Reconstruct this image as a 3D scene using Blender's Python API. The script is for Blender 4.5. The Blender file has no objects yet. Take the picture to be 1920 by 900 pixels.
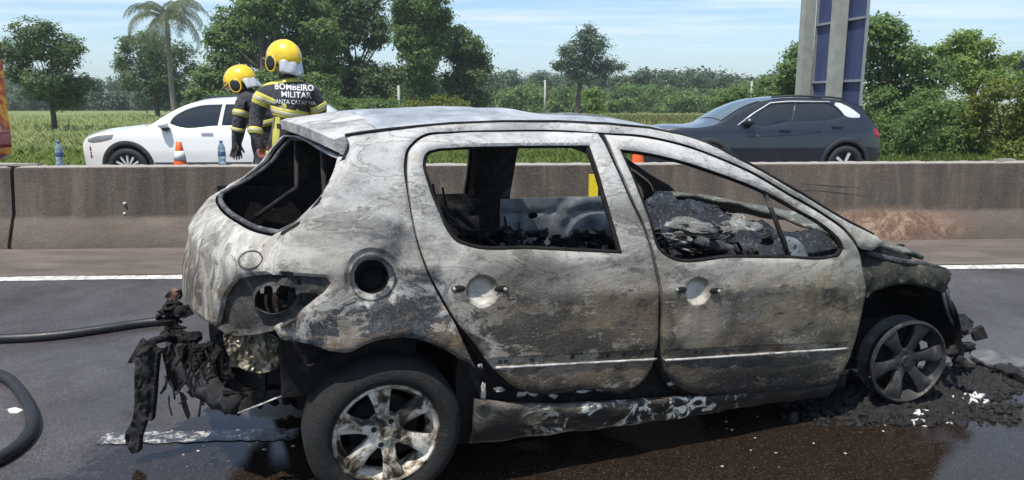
import bpy, bmesh, math, random
import numpy as np
from mathutils import Vector, Matrix, noise as mnoise
from mathutils.geometry import delaunay_2d_cdt
from mathutils.bvhtree import BVHTree

SC = bpy.context.scene
COL = SC.collection
rnd = random.Random(7)
rng = np.random.default_rng(11)
R = math.radians

# ------------------------------------------------------------------ camera, sky, sun, exposure
F_PX, CAM_H = 1400.0, 1.62
PITCH = math.atan(260 / 1400)
cam_data = bpy.data.cameras.new('camera')
cam_data.sensor_width = 36
cam_data.lens = F_PX / 1920 * 36
cam_data.clip_start, cam_data.clip_end = .05, 9000
cam = bpy.data.objects.new('camera', cam_data)
cam.location = (0, 0, CAM_H)
cam.rotation_euler = (math.pi / 2 - PITCH, 0, 0)
COL.objects.link(cam)
SC.camera = cam

SUN_EL, SUN_AZ = R(67), R(214)          # azimuth from +Y towards +X: just behind the photographer, to the left
world = bpy.data.worlds.new('World')
SC.world = world
world.use_nodes = True
wn = world.node_tree
wn.nodes.clear()
w_out = wn.nodes.new('ShaderNodeOutputWorld')
w_bg = wn.nodes.new('ShaderNodeBackground')
sky = wn.nodes.new('ShaderNodeTexSky')
sky.sky_type = 'NISHITA'
sky.sun_disc = False
sky.sun_elevation = SUN_EL
sky.sun_rotation = SUN_AZ
sky.air_density = 1.0
sky.dust_density = .25
sky.ozone_density = 2.2
w_tc = wn.nodes.new('ShaderNodeTexCoord')
w_sep = wn.nodes.new('ShaderNodeSeparateXYZ')
wn.links.new(w_tc.outputs['Generated'], w_sep.inputs[0])
# thin streaky cirrus over the whole dome: project the direction on a flat cloud layer
w_z = wn.nodes.new('ShaderNodeMath'); w_z.operation = 'MAXIMUM'; w_z.inputs[1].default_value = .04
wn.links.new(w_sep.outputs['Z'], w_z.inputs[0])
w_div = wn.nodes.new('ShaderNodeVectorMath'); w_div.operation = 'DIVIDE'
w_cmb = wn.nodes.new('ShaderNodeCombineXYZ')
for i in range(3):
    wn.links.new(w_z.outputs[0], w_cmb.inputs[i])
wn.links.new(w_tc.outputs['Generated'], w_div.inputs[0])
wn.links.new(w_cmb.outputs[0], w_div.inputs[1])
w_map = wn.nodes.new('ShaderNodeMapping')
w_map.inputs['Scale'].default_value = (.35, .8, 0)
w_map.inputs['Rotation'].default_value = (0, 0, R(12))
wn.links.new(w_div.outputs[0], w_map.inputs['Vector'])
w_no = wn.nodes.new('ShaderNodeTexNoise')
w_no.inputs['Scale'].default_value = 1.1
w_no.inputs['Detail'].default_value = 7
w_no.inputs['Roughness'].default_value = .55
w_no.inputs['Distortion'].default_value = .6
wn.links.new(w_map.outputs[0], w_no.inputs['Vector'])
w_rm = wn.nodes.new('ShaderNodeValToRGB')
w_rm.color_ramp.elements[0].position = .38
w_rm.color_ramp.elements[1].position = .74
w_rm.color_ramp.elements[1].color = (.75, .75, .75, 1)
wn.links.new(w_no.outputs['Fac'], w_rm.inputs['Fac'])
w_mix = wn.nodes.new('ShaderNodeMix'); w_mix.data_type = 'RGBA'
w_mix.inputs['B'].default_value = (7.2, 7.7, 8.1, 1)
w_fd = wn.nodes.new('ShaderNodeMapRange')
for i, q in enumerate((.02, .10, 0, 1)): w_fd.inputs[i + 1].default_value = q
wn.links.new(w_sep.outputs['Z'], w_fd.inputs[0])
w_mu = wn.nodes.new('ShaderNodeMath'); w_mu.operation = 'MULTIPLY'
wn.links.new(w_rm.outputs['Color'], w_mu.inputs[0]); wn.links.new(w_fd.outputs[0], w_mu.inputs[1])
wn.links.new(w_mu.outputs[0], w_mix.inputs['Factor'])
w_tint = wn.nodes.new('ShaderNodeMix'); w_tint.data_type = 'RGBA'; w_tint.blend_type = 'MULTIPLY'
w_tint.inputs['Factor'].default_value = 1
w_tint.inputs['B'].default_value = (.87, 1.0, 1.10, 1)
wn.links.new(sky.outputs[0], w_tint.inputs['A']); wn.links.new(w_tint.outputs['Result'], w_mix.inputs['A'])
wn.links.new(w_mix.outputs['Result'], w_bg.inputs['Color'])
w_bg.inputs['Strength'].default_value = .10
wn.links.new(w_bg.outputs[0], w_out.inputs['Surface'])

sun_d = bpy.data.lights.new('sun', 'SUN')
sun_d.energy = 4.0
sun_d.angle = R(.53)
sun_d.color = (1, .945, .85)
sun = bpy.data.objects.new('sun', sun_d)
sdir = Vector((math.sin(SUN_AZ) * math.cos(SUN_EL), math.cos(SUN_AZ) * math.cos(SUN_EL), math.sin(SUN_EL)))
sun.rotation_euler = sdir.to_track_quat('Z', 'Y').to_euler()
sun.location = (0, 0, 30)
COL.objects.link(sun)
SC.view_settings.view_transform = 'Standard'
SC.view_settings.look = 'None'
SC.view_settings.exposure = .64
SC.view_settings.gamma = 1

# ------------------------------------------------------------------ photograph geometry
CP, SP = math.cos(PITCH), math.sin(PITCH)
def ray(px, py):
    a, b = (px - 960) / F_PX, (450 - py) / F_PX
    return Vector((a, CP + b * SP, -SP + b * CP))
CAMV = Vector((0, 0, CAM_H))
def at(px, py, Y):
    d = ray(px, py)
    return CAMV + d * (Y / d.y)
BY = 3.2 * math.pi / 180                 # the road runs 3.2 degrees off the picture plane
ROADX = Vector((math.cos(BY), math.sin(BY), 0))
ROADY = Vector((-math.sin(BY), math.cos(BY), 0))
def rw(u, v, z=0):                       # road frame -> world
    p = ROADX * u + ROADY * v
    return Vector((p.x, p.y, z))
V_BAR = 7.29                              # foot of the barrier in the road frame
def ground_z(v):
    if v < V_BAR + .4: return .03 * v
    if v < 16: return .03 * (V_BAR + .4) - .016 * (v - V_BAR - .4)
    return .03 * (V_BAR + .4) - .016 * (16 - V_BAR - .4)
def on_ground(px, py):                    # pixel -> point of the near carriageway
    d = ray(px, py)
    n = Vector((-.03 * ROADY.x, -.03 * ROADY.y, 1))
    return CAMV + d * (-CAM_H / d.dot(n))

# ------------------------------------------------------------------ mesh helpers
def mesh_of(name, verts, faces, mat, smooth=True):
    me = bpy.data.meshes.new(name)
    me.from_pydata([tuple(v) for v in verts], [], faces)
    if mat:
        for m in (mat if isinstance(mat, (list, tuple)) else [mat]): me.materials.append(m)
    if smooth:
        me.polygons.foreach_set('use_smooth', [True] * len(me.polygons))
    me.update()
    return me
def link(name, me, parent=None):
    o = bpy.data.objects.new(name, me)
    COL.objects.link(o)
    if parent is not None: o.parent = parent
    return o
def tag(o, label=None, cat=None, group=None, kind=None):
    for k, v in (('label', label), ('category', cat), ('group', group), ('kind', kind)):
        if v: o[k] = v
    return o
def empty(name, loc=(0, 0, 0), rz=0, label=None, cat=None, group=None):
    o = bpy.data.objects.new(name, None)
    o.empty_display_size = .2
    o.location = loc
    o.rotation_euler = (0, 0, rz)
    COL.objects.link(o)
    return tag(o, label, cat, group)
class MB:
    """collects simple shapes into one mesh"""
    def __init__(s): s.v, s.f = [], []
    def add(s, v, f):
        k = len(s.v); s.v += [Vector(p) for p in v]; s.f += [tuple(i + k for i in q) for q in f]; return s
    def box(s, c, d, rot=None, jit=0):
        hx, hy, hz = d[0] / 2, d[1] / 2, d[2] / 2
        P = [Vector((x * hx, y * hy, z * hz)) for x in (-1, 1) for y in (-1, 1) for z in (-1, 1)]
        if jit: P = [p + Vector((rnd.uniform(-jit, jit), rnd.uniform(-jit, jit), rnd.uniform(-jit, jit))) for p in P]
        if rot is not None: P = [rot @ p for p in P]
        return s.add([p + Vector(c) for p in P], [(0, 1, 3, 2), (4, 6, 7, 5), (0, 4, 5, 1), (2, 3, 7, 6), (0, 2, 6, 4), (1, 5, 7, 3)])
    def tube(s, pts, r, n=8, cap=True):
        pts = [Vector(p) for p in pts]; rr = r if isinstance(r, (list, tuple)) else [r] * len(pts)
        k = len(s.v); prev = None
        for i, p in enumerate(pts):
            t = (pts[min(i + 1, len(pts) - 1)] - pts[max(i - 1, 0)]).normalized()
            a = prev if prev is not None else (Vector((0, 0, 1)) if abs(t.z) < .9 else Vector((1, 0, 0)))
            a = (a - t * a.dot(t)).normalized(); prev = a; b = t.cross(a)
            for j in range(n):
                q = 2 * math.pi * j / n
                s.v.append(p + (a * math.cos(q) + b * math.sin(q)) * rr[i])
        for i in range(len(pts) - 1):
            for j in range(n):
                s.f.append((k + i * n + j, k + i * n + (j + 1) % n, k + (i + 1) * n + (j + 1) % n, k + (i + 1) * n + j))
        if cap:
            s.f.append(tuple(k + j for j in range(n))[::-1]); s.f.append(tuple(k + (len(pts) - 1) * n + j for j in range(n)))
        return s
    def lathe(s, prof, n=32, axis='z', c=(0, 0, 0), mod=None):
        """prof: (radius, height) pairs"""
        k = len(s.v); c = Vector(c)
        for (r, h) in prof:
            for j in range(n):
                q = 2 * math.pi * j / n
                p = Vector((r * math.cos(q), r * math.sin(q), h)) if axis == 'z' else Vector((r * math.cos(q), h, r * math.sin(q)))
                if mod: p = mod(p)
                s.v.append(p + c)
        for i in range(len(prof) - 1):
            for j in range(n):
                s.f.append((k + i * n + j, k + i * n + (j + 1) % n, k + (i + 1) * n + (j + 1) % n, k + (i + 1) * n + j))
        return s
    def grid(s, rows):
        k = len(s.v); m = len(rows[0])
        for r_ in rows: s.v += [Vector(p) for p in r_]
        for i in range(len(rows) - 1):
            for j in range(m - 1):
                s.f.append((k + i * m + j, k + i * m + j + 1, k + (i + 1) * m + j + 1, k + (i + 1) * m + j))
        return s
    def blob(s, c, r, n=10, amp=.25, seed=0):
        """a lumpy closed lump"""
        q = random.Random(seed); k = len(s.v); c = Vector(c); r = Vector(r) if not isinstance(r, (int, float)) else Vector((r, r, r))
        ph = [q.uniform(0, 6.28) for _ in range(6)]
        m = n
        for i in range(m + 1):
            th = math.pi * i / m
            for j in range(n):
                fi = 2 * math.pi * j / n
                d = Vector((math.sin(th) * math.cos(fi), math.sin(th) * math.sin(fi), math.cos(th)))
                a = 1 + amp * (math.sin(3 * d.x + ph[0]) * math.sin(4 * d.y + ph[1]) + .6 * math.sin(6 * d.z + ph[2]) * math.sin(7 * d.x + ph[3])) + amp * .4 * q.uniform(-1, 1) * math.sin(th)
                s.v.append(c + Vector((d.x * r.x, d.y * r.y, d.z * r.z)) * a)
        for i in range(m):
            for j in range(n):
                s.f.append((k + i * n + j, k + (i + 1) * n + j, k + (i + 1) * n + (j + 1) % n, k + i * n + (j + 1) % n))
        return s
    def build(s, name, mat, parent=None, smooth=True, sharp=None):
        me = mesh_of(name, s.v, s.f, mat, smooth)
        if smooth and sharp is not None: me.set_sharp_from_angle(angle=R(sharp))
        return link(name, me, parent)

def spline(pts, step, closed=True, corner=48):
    """Catmull-Rom through 2D points, turning sharper than `corner` degrees stays a corner"""
    P = [np.array(p[:2], float) for p in pts]; n = len(P)
    sharp = []
    for i in range(n):
        a, b = P[i] - P[i - 1], P[(i + 1) % n] - P[i]
        ang = abs(math.degrees(math.atan2(a[0] * b[1] - a[1] * b[0], a.dot(b))))
        sharp.append(ang > corner or (len(pts[i]) > 2 and pts[i][2]))
    out = []
    for i in range(n if closed else n - 1):
        p1, p2 = P[i], P[(i + 1) % n]
        L = np.linalg.norm(p2 - p1)
        def tan(k, d):
            if sharp[k] or (not closed and k in (0, n - 1)): return p2 - p1
            a, b = P[k - 1], P[(k + 1) % n]
            la, lb = np.linalg.norm(P[k] - a) + 1e-9, np.linalg.norm(b - P[k]) + 1e-9
            t = ((P[k] - a) / la * lb + (b - P[k]) / lb * la) / (la + lb)
            return t * L
        t1, t2 = tan(i, 0), tan((i + 1) % n, 1)
        m = max(1, int(round(L / step)))
        for j in range(m):
            u = j / m; u2, u3 = u * u, u * u * u
            out.append((2 * u3 - 3 * u2 + 1) * p1 + (u3 - 2 * u2 + u) * t1 + (-2 * u3 + 3 * u2) * p2 + (u3 - u2) * t2)
    if not closed: out.append(P[-1])
    return np.array(out)

def inside(pts, poly):
    x, y = pts[:, 0], pts[:, 1]
    r_ = np.zeros(len(pts), bool); j = len(poly) - 1
    for i in range(len(poly)):
        xi, yi, xj, yj = poly[i][0], poly[i][1], poly[j][0], poly[j][1]
        c = (yi > y) != (yj > y)
        if c.any(): r_ ^= c & (x < (xj - xi) * (y - yi) / ((yj - yi) or 1e-12) + xi)
        j = i
    return r_

def fill(outer, holes, step, extra=None, inset=0):
    """triangulates a 2D region with holes, with grid points inside; returns points, triangles, boundary loops, edge distance"""
    loops = [np.array(outer)] + [np.array(h) for h in holes]
    pts, edges, lid = [], [], []
    for L in loops:
        k = len(pts); m = len(L)
        pts += [tuple(p) for p in L]; edges += [(k + i, k + (i + 1) % m) for i in range(m)]
        lid.append(list(range(k, k + m)))
    bnd = np.array(pts)
    lo, hi = bnd.min(0), bnd.max(0)
    gx, gy = np.meshgrid(np.arange(lo[0] + step * .5, hi[0], step), np.arange(lo[1] + step * .5, hi[1], step))
    gx[1::2] += step * .5
    g = np.stack([gx.ravel(), gy.ravel()], 1)
    cand = [(g, step * .55)]
    if inset:
        ins = []
        for L in loops:
            t = np.roll(L, -1, 0) - np.roll(L, 1, 0); t /= np.linalg.norm(t, axis=1)[:, None] + 1e-9
            nn = np.stack([-t[:, 1], t[:, 0]], 1)
            ins += [L + nn * inset, L - nn * inset]
        cand.insert(0, (np.concatenate(ins), inset * .8))
    if extra is not None: cand.append((np.array(extra), step * .1))
    def dist(q):
        d = np.full(len(q), 1e9)
        for L in loops:
            a, b = L, np.roll(L, -1, 0); ab = b - a; l2 = (ab ** 2).sum(1) + 1e-12
            for s0 in range(0, len(q), 800):
                qq = q[s0:s0 + 800, None, :]
                t = np.clip(((qq - a) * ab).sum(2) / l2, 0, 1)
                dd = np.linalg.norm(qq - (a + t[..., None] * ab), axis=2).min(1)
                d[s0:s0 + 800] = np.minimum(d[s0:s0 + 800], dd)
        return d
    def isin(q):
        r_ = inside(q, loops[0])
        for h in loops[1:]: r_ &= ~inside(q, h)
        return r_
    ip = []
    for q, md in cand:
        q = q[isin(q)]
        if len(q): ip.append(q[dist(q) > md])
    allp = pts + [tuple(p) for q in ip for p in q]
    vo, eo, fo, ov, oe, of = delaunay_2d_cdt([Vector(p) for p in allp], edges, [], 0, 1e-6)
    V = np.array([(v[0], v[1]) for v in vo])
    T = np.array(fo)
    cen = V[T].mean(1)
    T = T[isin(cen)]
    # orientation: counter-clockwise
    a, b, c = V[T[:, 0]], V[T[:, 1]], V[T[:, 2]]
    cw = ((b[:, 0] - a[:, 0]) * (c[:, 1] - a[:, 1]) - (b[:, 1] - a[:, 1]) * (c[:, 0] - a[:, 0])) < 0
    T[cw] = T[cw][:, ::-1]
    return V, T, dist(V)

def sheet(name, V, T, fn, inward, t, mat, parent, flip=False, sharp=35):
    """maps a filled 2D region to 3D with fn, gives it thickness t along inward(p)"""
    P = [Vector(fn(u, v, i)) for i, (u, v) in enumerate(V)]
    n = len(P)
    F = [tuple(int(i) for i in t_) for t_ in T]
    cnt = {}
    for f in F:
        for i in range(3):
            e = (f[i], f[(i + 1) % 3]); cnt[e] = cnt.get(e, 0) + 1
    border = [e for e in cnt if (e[1], e[0]) not in cnt]
    Q = [p + inward(p) * t for p in P]
    F2 = [f[::-1] for f in F]
    faces = F + [tuple(i + n for i in f) for f in F2] + [(b, a, a + n, b + n) for a, b in border]
    if flip: faces = [f[::-1] for f in faces]
    me = mesh_of(name, P + Q, faces, mat)
    me.set_sharp_from_angle(angle=R(sharp))
    return link(name, me, parent)

# ------------------------------------------------------------------ material helpers
class NB:
    def __init__(s, name):
        s.m = bpy.data.materials.new(name); s.m.use_nodes = True
        s.nt = s.m.node_tree; s.b = s.nt.nodes['Principled BSDF']; s._tc = None
    def n(s, t, **k):
        x = s.nt.nodes.new(t)
        for a, v in k.items(): setattr(x, a, v)
        return x
    def put(s, sock, v):
        if isinstance(v, bpy.types.NodeSocket): s.nt.links.new(v, sock)
        elif isinstance(v, (tuple, list)) and len(v) == 3 and sock.type == 'RGBA': sock.default_value = (*v, 1)
        else: sock.default_value = v
    def tc(s, kind='Object'):
        if s._tc is None: s._tc = s.n('ShaderNodeTexCoord')
        return s._tc.outputs[kind]
    def map(s, scale=(1, 1, 1), rot=(0, 0, 0), loc=(0, 0, 0), vec=None):
        x = s.n('ShaderNodeMapping'); s.put(x.inputs['Vector'], vec or s.tc())
        x.inputs['Scale'].default_value = scale; x.inputs['Rotation'].default_value = rot; x.inputs['Location'].default_value = loc
        return x.outputs[0]
    def noise(s, scale=5, detail=4, rough=.55, dist=0, vec=None, out='Fac'):
        x = s.n('ShaderNodeTexNoise'); s.put(x.inputs['Vector'], vec or s.tc())
        x.inputs['Scale'].default_value = scale; x.inputs['Detail'].default_value = detail
        x.inputs['Roughness'].default_value = rough; x.inputs['Distortion'].default_value = dist
        return x.outputs[out]
    def voro(s, scale=5, vec=None, feature='F1', out='Distance', rand=1):
        x = s.n('ShaderNodeTexVoronoi', feature=feature); s.put(x.inputs['Vector'], vec or s.tc())
        x.inputs['Scale'].default_value = scale; x.inputs['Randomness'].default_value = rand
        return x.outputs[out]
    def ramp(s, fac, stops, interp='LINEAR'):
        x = s.n('ShaderNodeValToRGB'); x.color_ramp.interpolation = interp; s.put(x.inputs[0], fac)
        e = x.color_ramp.elements
        while len(e) < len(stops): e.new(.5)
        for q, (p, c) in zip(e, stops):
            q.position = p; q.color = (c, c, c, 1) if isinstance(c, (int, float)) else (*c, 1)
        return x.outputs[0]
    def mix(s, fac, a, b, mode='MIX'):
        x = s.n('ShaderNodeMix', data_type='RGBA', blend_type=mode); s.put(x.inputs['Factor'], fac)
        s.put(x.inputs['A'], a); s.put(x.inputs['B'], b); return x.outputs['Result']
    def math(s, op, a, b=0, c=0, clamp=False):
        x = s.n('ShaderNodeMath', operation=op, use_clamp=clamp)
        s.put(x.inputs[0], a); s.put(x.inputs[1], b); s.put(x.inputs[2], c); return x.outputs[0]
    def rng(s, v, a, b, c=0, d=1):
        x = s.n('ShaderNodeMapRange'); s.put(x.inputs[0], v)
        for i, q in enumerate((a, b, c, d)): x.inputs[i + 1].default_value = q
        return x.outputs[0]
    def xyz(s, vec=None):
        x = s.n('ShaderNodeSeparateXYZ'); s.put(x.inputs[0], vec or s.tc()); return x.outputs
    def bump(s, h, strength=.5, dist=.01, normal=None):
        x = s.n('ShaderNodeBump'); s.put(x.inputs['Height'], h)
        x.inputs['Strength'].default_value = strength; x.inputs['Distance'].default_value = dist
        if normal is not None: s.put(x.inputs['Normal'], normal)
        return x.outputs[0]
    def done(s, col=None, rough=None, metal=None, normal=None, **k):
        for nm, v in (('Base Color', col), ('Roughness', rough), ('Metallic', metal), ('Normal', normal)):
            if v is not None: s.put(s.b.inputs[nm], v)
        for nm, v in k.items(): s.put(s.b.inputs[nm.replace('_', ' ')], v)
        return s.m

def simple(name, c1, c2=None, scale=8, rough=.7, metal=0, bump=0, bscale=None, bdist=.005, **k):
    b = NB(name)
    c2 = c2 or tuple(x * .7 for x in c1)
    f = b.noise(scale, 5, .6)
    col = b.ramp(f, [(.3, c2), (.7, c1)])
    nrm = b.bump(b.noise(bscale or scale * 6, 4, .6), bump, bdist) if bump else None
    rr = b.ramp(b.noise(scale * 2, 3), [(.3, max(0, rough - .08)), (.7, min(1, rough + .08))])
    return b.done(col, rr, metal, nrm, **k)
# ------------------------------------------------------------------ the setting
def mat_road():
    b = NB('wet_asphalt')
    pos = b.tc()
    x = b.xyz()
    agg = b.voro(260, out='Color'); agg2 = b.noise(420, 3, .7)
    big = b.noise(.9, 5, .6, .4)
    mid = b.noise(5, 5, .65)
    # stone and binder colours
    st = b.ramp(b.n('ShaderNodeSeparateColor').outputs[0], [(0, .1), (1, .1)])
    sc_ = b.n('ShaderNodeSeparateColor'); b.put(sc_.inputs[0], agg)
    dry = b.ramp(sc_.outputs[0], [(0, (.034, .033, .038)), (.55, (.072, .070, .079)), (.85, (.14, .135, .143)), (1, (.20, .185, .18))])
    dry = b.mix(b.ramp(big, [(.35, 0), (.7, .45)]), dry, (.102, .095, .098))
    brown = b.ramp(sc_.outputs[1], [(0, (.006, .0045, .004)), (.65, (.017, .012, .009)), (.94, (.036, .026, .019)), (1, (.085, .064, .048))])
    # how wet: round the burnt car and in the foreground water and soot lie on the road
    def dist_to(cx, cy, rx, ry):
        dx = b.math('DIVIDE', b.math('SUBTRACT', x[0], cx), rx); dy = b.math('DIVIDE', b.math('SUBTRACT', x[1], cy), ry)
        return b.math('SQRT', b.math('ADD', b.math('MULTIPLY', dx, dx), b.math('MULTIPLY', dy, dy)))
    d1 = dist_to(.8, 2.8, 2.5, 1.25)
    d2 = dist_to(-.9, 2.75, 1.1, .8)
    d3 = dist_to(2.6, 3.0, 1.5, .9)
    wob = b.math('MULTIPLY', b.math('SUBTRACT', b.noise(1.7, 6, .6, .8), .5), 1.1)
    wet = b.rng(b.math('ADD', b.math('MINIMUM', b.math('MINIMUM', d1, d2), d3), wob), 1.15, .75)
    wet0 = b.ramp(b.math('ADD', big, b.math('MULTIPLY', mid, .3)), [(.48, 0), (.8, .7)])
    wet = b.math('MAXIMUM', wet, wet0)
    # standing water: the roughness falls and the grain drowns
    pn = b.math('MULTIPLY', b.math('SUBTRACT', b.noise(3.1, 6, .65, .7), .5), 1.6)
    p1 = b.rng(b.math('ADD', b.math('MINIMUM', dist_to(-1.15, 3.0, .85, .46), dist_to(1.9, 2.7, 1.25, .62)), pn), 1.05, .85)
    pool = b.math('MAXIMUM', p1, b.math('MULTIPLY', wet, b.ramp(b.noise(2.3, 5, .6, .5), [(.42, 0), (.54, 1)])))
    wet = b.math('MAXIMUM', wet, p1)
    col = b.mix(wet, dry, brown)
    rough = b.mix(wet, (.40, .40, .40), b.mix(pool, (.20, .20, .20), (.04, .04, .04)))
    h = b.math('ADD', b.voro(260), b.math('MULTIPLY', agg2, .5))
    st_ = b.math('MULTIPLY', b.math('SUBTRACT', 1, b.math('MULTIPLY', pool, .93)), b.math('SUBTRACT', 1, b.math('MULTIPLY', wet, .45)))
    bp = b.n('ShaderNodeBump'); b.put(bp.inputs['Height'], b.math('MULTIPLY', h, st_)); bp.inputs['Strength'].default_value = .6; bp.inputs['Distance'].default_value = .004
    return b.done(col, rough, 0, bp.outputs[0], Specular_IOR_Level=.5)
M_ROAD = mat_road()
def mat_gutter():
    b = NB('dirty_concrete_strip')
    f = b.noise(3, 6, .65, .3, b.map((.5, 1.6, 1)))
    col = b.ramp(f, [(.3, (.062, .048, .041)), (.5, (.098, .079, .069)), (.72, (.145, .118, .104))])
    sp = b.noise(90, 3, .7)
    col = b.mix(b.ramp(sp, [(.55, 0), (.75, .6)]), col, (.08, .065, .055))
    return b.done(col, .85, 0, b.bump(b.noise(120, 4, .7), .5, .004))
M_GUT = mat_gutter()
def mat_paint():
    b = NB('road_paint')
    w = b.noise(18, 5, .7)
    col = b.mix(b.ramp(w, [(.40, 0), (.60, 1)]), (.30, .285, .27), (.64, .63, .60))
    col = b.mix(b.ramp(b.noise(120, 3, .7), [(.6, 0), (.75, .7)]), col, (.2, .19, .18))
    return b.done(col, .55, 0, b.bump(b.noise(150, 3), .3, .003))
M_PAINT = mat_paint()
def mat_barrier():
    b = NB('weathered_concrete')
    x = b.xyz()
    n1 = b.noise(1.3, 6, .6, .4, b.map((.7, 1, 1.6)))
    n2 = b.noise(9, 8, .74, .5)
    streak = b.noise(5, 4, .6, .3, b.map((1.6, 1, .18)))
    base = b.ramp(n1, [(.3, (.090, .070, .056)), (.55, (.125, .10, .082)), (.75, (.165, .135, .112))])
    # shade of the upright face painted in dark, broken by drip streaks; the lit toe stays paler
    zz = b.math('ADD', x[2], b.math('MULTIPLY', b.math('SUBTRACT', n2, .5), .05))
    face_shade = b.rng(zz, .265, .31)
    face_shade = b.math('MULTIPLY', face_shade, b.ramp(b.noise(.55, 3, .5, .2), [(.3, 1), (.7, .7)]))
    col = b.mix(face_shade, base, b.ramp(streak, [(.34, (.020, .016, .013)), (.52, (.043, .034, .027)), (.70, (.086, .070, .056))]))
    # rusty scar on the right part
    dx = b.math('DIVIDE', b.math('SUBTRACT', x[0], 4.3), .95); dz = b.math('DIVIDE', b.math('SUBTRACT', x[2], .13), .22)
    d = b.math('SQRT', b.math('ADD', b.math('MULTIPLY', dx, dx), b.math('MULTIPLY', dz, dz)))
    rust = b.rng(b.math('ADD', d, b.math('MULTIPLY', b.math('SUBTRACT', n2, .5), 1.5)), 1.1, .5)
    col = b.mix(b.math('MULTIPLY', rust, .85), col, b.ramp(n2, [(.38, (.10, .055, .034)), (.52, (.21, .125, .08)), (.6, (.40, .29, .20)), (.66, (.20, .12, .075))]))
    sp = b.noise(70, 4, .75)
    col = b.mix(b.ramp(sp, [(.52, 0), (.72, .40)]), col, (.25, .22, .195))
    col = b.mix(b.ramp(b.noise(45, 4, .75), [(.56, 0), (.74, .5)]), col, (.05, .042, .037))
    topm = b.rng(x[2], .765, .775)  # sunlight on the flat top painted in as a paler colour
    col = b.mix(topm, col, b.ramp(sp, [(.35, (.22, .2, .18)), (.65, (.40, .37, .34))]))
    h = b.math('ADD', b.noise(60, 5, .75), b.math('MULTIPLY', b.noise(9, 5, .7), 1.2))
    return b.done(col, .9, 0, b.bump(h, .9, .012))
M_BAR = mat_barrier()
M_GRASS_G = simple('field_soil', (.17, .20, .06), (.10, .13, .035), .25, .95, 0, .6, 8, .1)

def strip(name, us, vs, mat, kind='structure', dz=0, zf=ground_z):
    m = MB()
    m.grid([[rw(u, v, zf(v) + dz) for u in us] for v in vs])
    o = m.build(name, mat, None, True)
    return tag(o, kind=kind)
# one ground sheet to the horizon, the two carriageways on it
gv = [-30, -20, -8, 0, 4, V_BAR + .4, 10, 13, 16, 24, 40, 80, 200, 600, 1100, 1700]
gu = [-1700, -900, -400, -120, -40, -15, -6, 0, 6, 15, 40, 120, 400, 900, 1700]
strip('ground', gu, gv, M_GRASS_G, dz=-.03)
# near road in a fine enough sheet
strip('road', list(np.linspace(-30, 34, 40)), list(np.linspace(-10, V_BAR + .02, 30)), M_ROAD)
strip('shoulder', list(np.linspace(-30, 34, 40)), [V_BAR - 1.02, V_BAR - .5, V_BAR + .01], M_GUT, dz=.004)
strip('opposite_road', list(np.linspace(-60, 60, 40)), [V_BAR + .05, V_BAR + .4, 10, 13, 15.5], simple('pale_asphalt', (.11, .105, .10), (.07, .068, .066), 3, .85, 0, .4, 90, .004), dz=.004)
# lane lines
def line(v0, v1, u0, u1, dz, n=60, rough=.012):
    m = MB(); rows = [[], []]
    for u in np.linspace(u0, u1, n):
        for r_, v in ((0, v0), (1, v1)):
            vv = v + rnd.uniform(-rough, rough); rows[r_].append(rw(u, vv, ground_z(vv) + dz))
    m.grid(rows)
    return m
tag(line(V_BAR - 1.17, V_BAR - 1.04, -26, 30, .004, 120).build('edge_line', M_PAINT), kind='structure')
# ------------------------------------------------------------------ the burnt hatchback
C_R = CAMV + ray(726, 817) * 2.79
C_F = CAMV + ray(1705, 680) * 3.71
CEX = (C_F - C_R).normalized()
CEY = Vector((-CEX.y, CEX.x, .03)); CEY = (CEY - CEX * CEY.dot(CEX)).normalized()
CEZ = CEX.cross(CEY)
HUB = .31
CO = C_R + CEY * .83 - CEZ * HUB
CM = Matrix((CEX, CEY, CEZ)).transposed().to_4x4(); CM.translation = CO
CMI = CM.inverted()
YZ = [0, .20, .38, .58, .78, .95, 1.1, 1.25, 1.38, 1.45, 1.6]
YW = [.78, .82, .855, .865, .86, .835, .76, .69, .61, .54, .40]
def ys(x, z):
    b = float(np.interp(z, YZ, YW))
    if x < -.1: b -= .45 * (-.1 - x) ** 2
    if x > 2.3: b -= .12 * (x - 2.3) ** 2
    return b
def skew(x):                                     # the buckled shell has racked: its far side sits back
    return float(np.interp(x, [1.2, 2.2], [.10, .035]))
def racked(p):
    return Vector((p[0] - skew(p[0]) * (p[1] + .83), p[1], p[2]))
def unracked(p):
    x = p[0]
    for _ in range(4): x = p[0] + skew(x) * (p[1] + .83)
    return Vector((x, p[1], p[2]))
def cray(px, py):
    return CMI @ CAMV, CMI.to_3x3() @ ray(px, py)
def sx(px, py, *_):                                  # photograph -> (x, z) on the near flank
    o, d = cray(px, py); y = -.8
    for _ in range(30):
        q = o + d * ((y - o.y) / d.y); y = -ys(q.x, q.z)
    return (q.x, q.z)
HZ = [.36, .50, .65, .80, .95, 1.06, 1.10, 1.18, 1.24, 1.32, 1.37, 1.41]
HE = [-.33, -.34, -.36, -.38, -.38, -.33, -.26, -.18, -.15, -.09, -.06, -.07]
HW = [.80, .81, .81, .81, .79, .755, .75, .72, .69, .65, .62, .58]
HB = [.29, .29, .28, .24, .21, .17, .15, .11, .09, .07, .06, .05]
def hx(y, z):                                    # the tailgate surface x(y, z)
    e, w, b = (float(np.interp(z, HZ, a)) for a in (HE, HW, HB))
    return e - b * (1 - min(1, abs(y) / w) ** 2.4)
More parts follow.
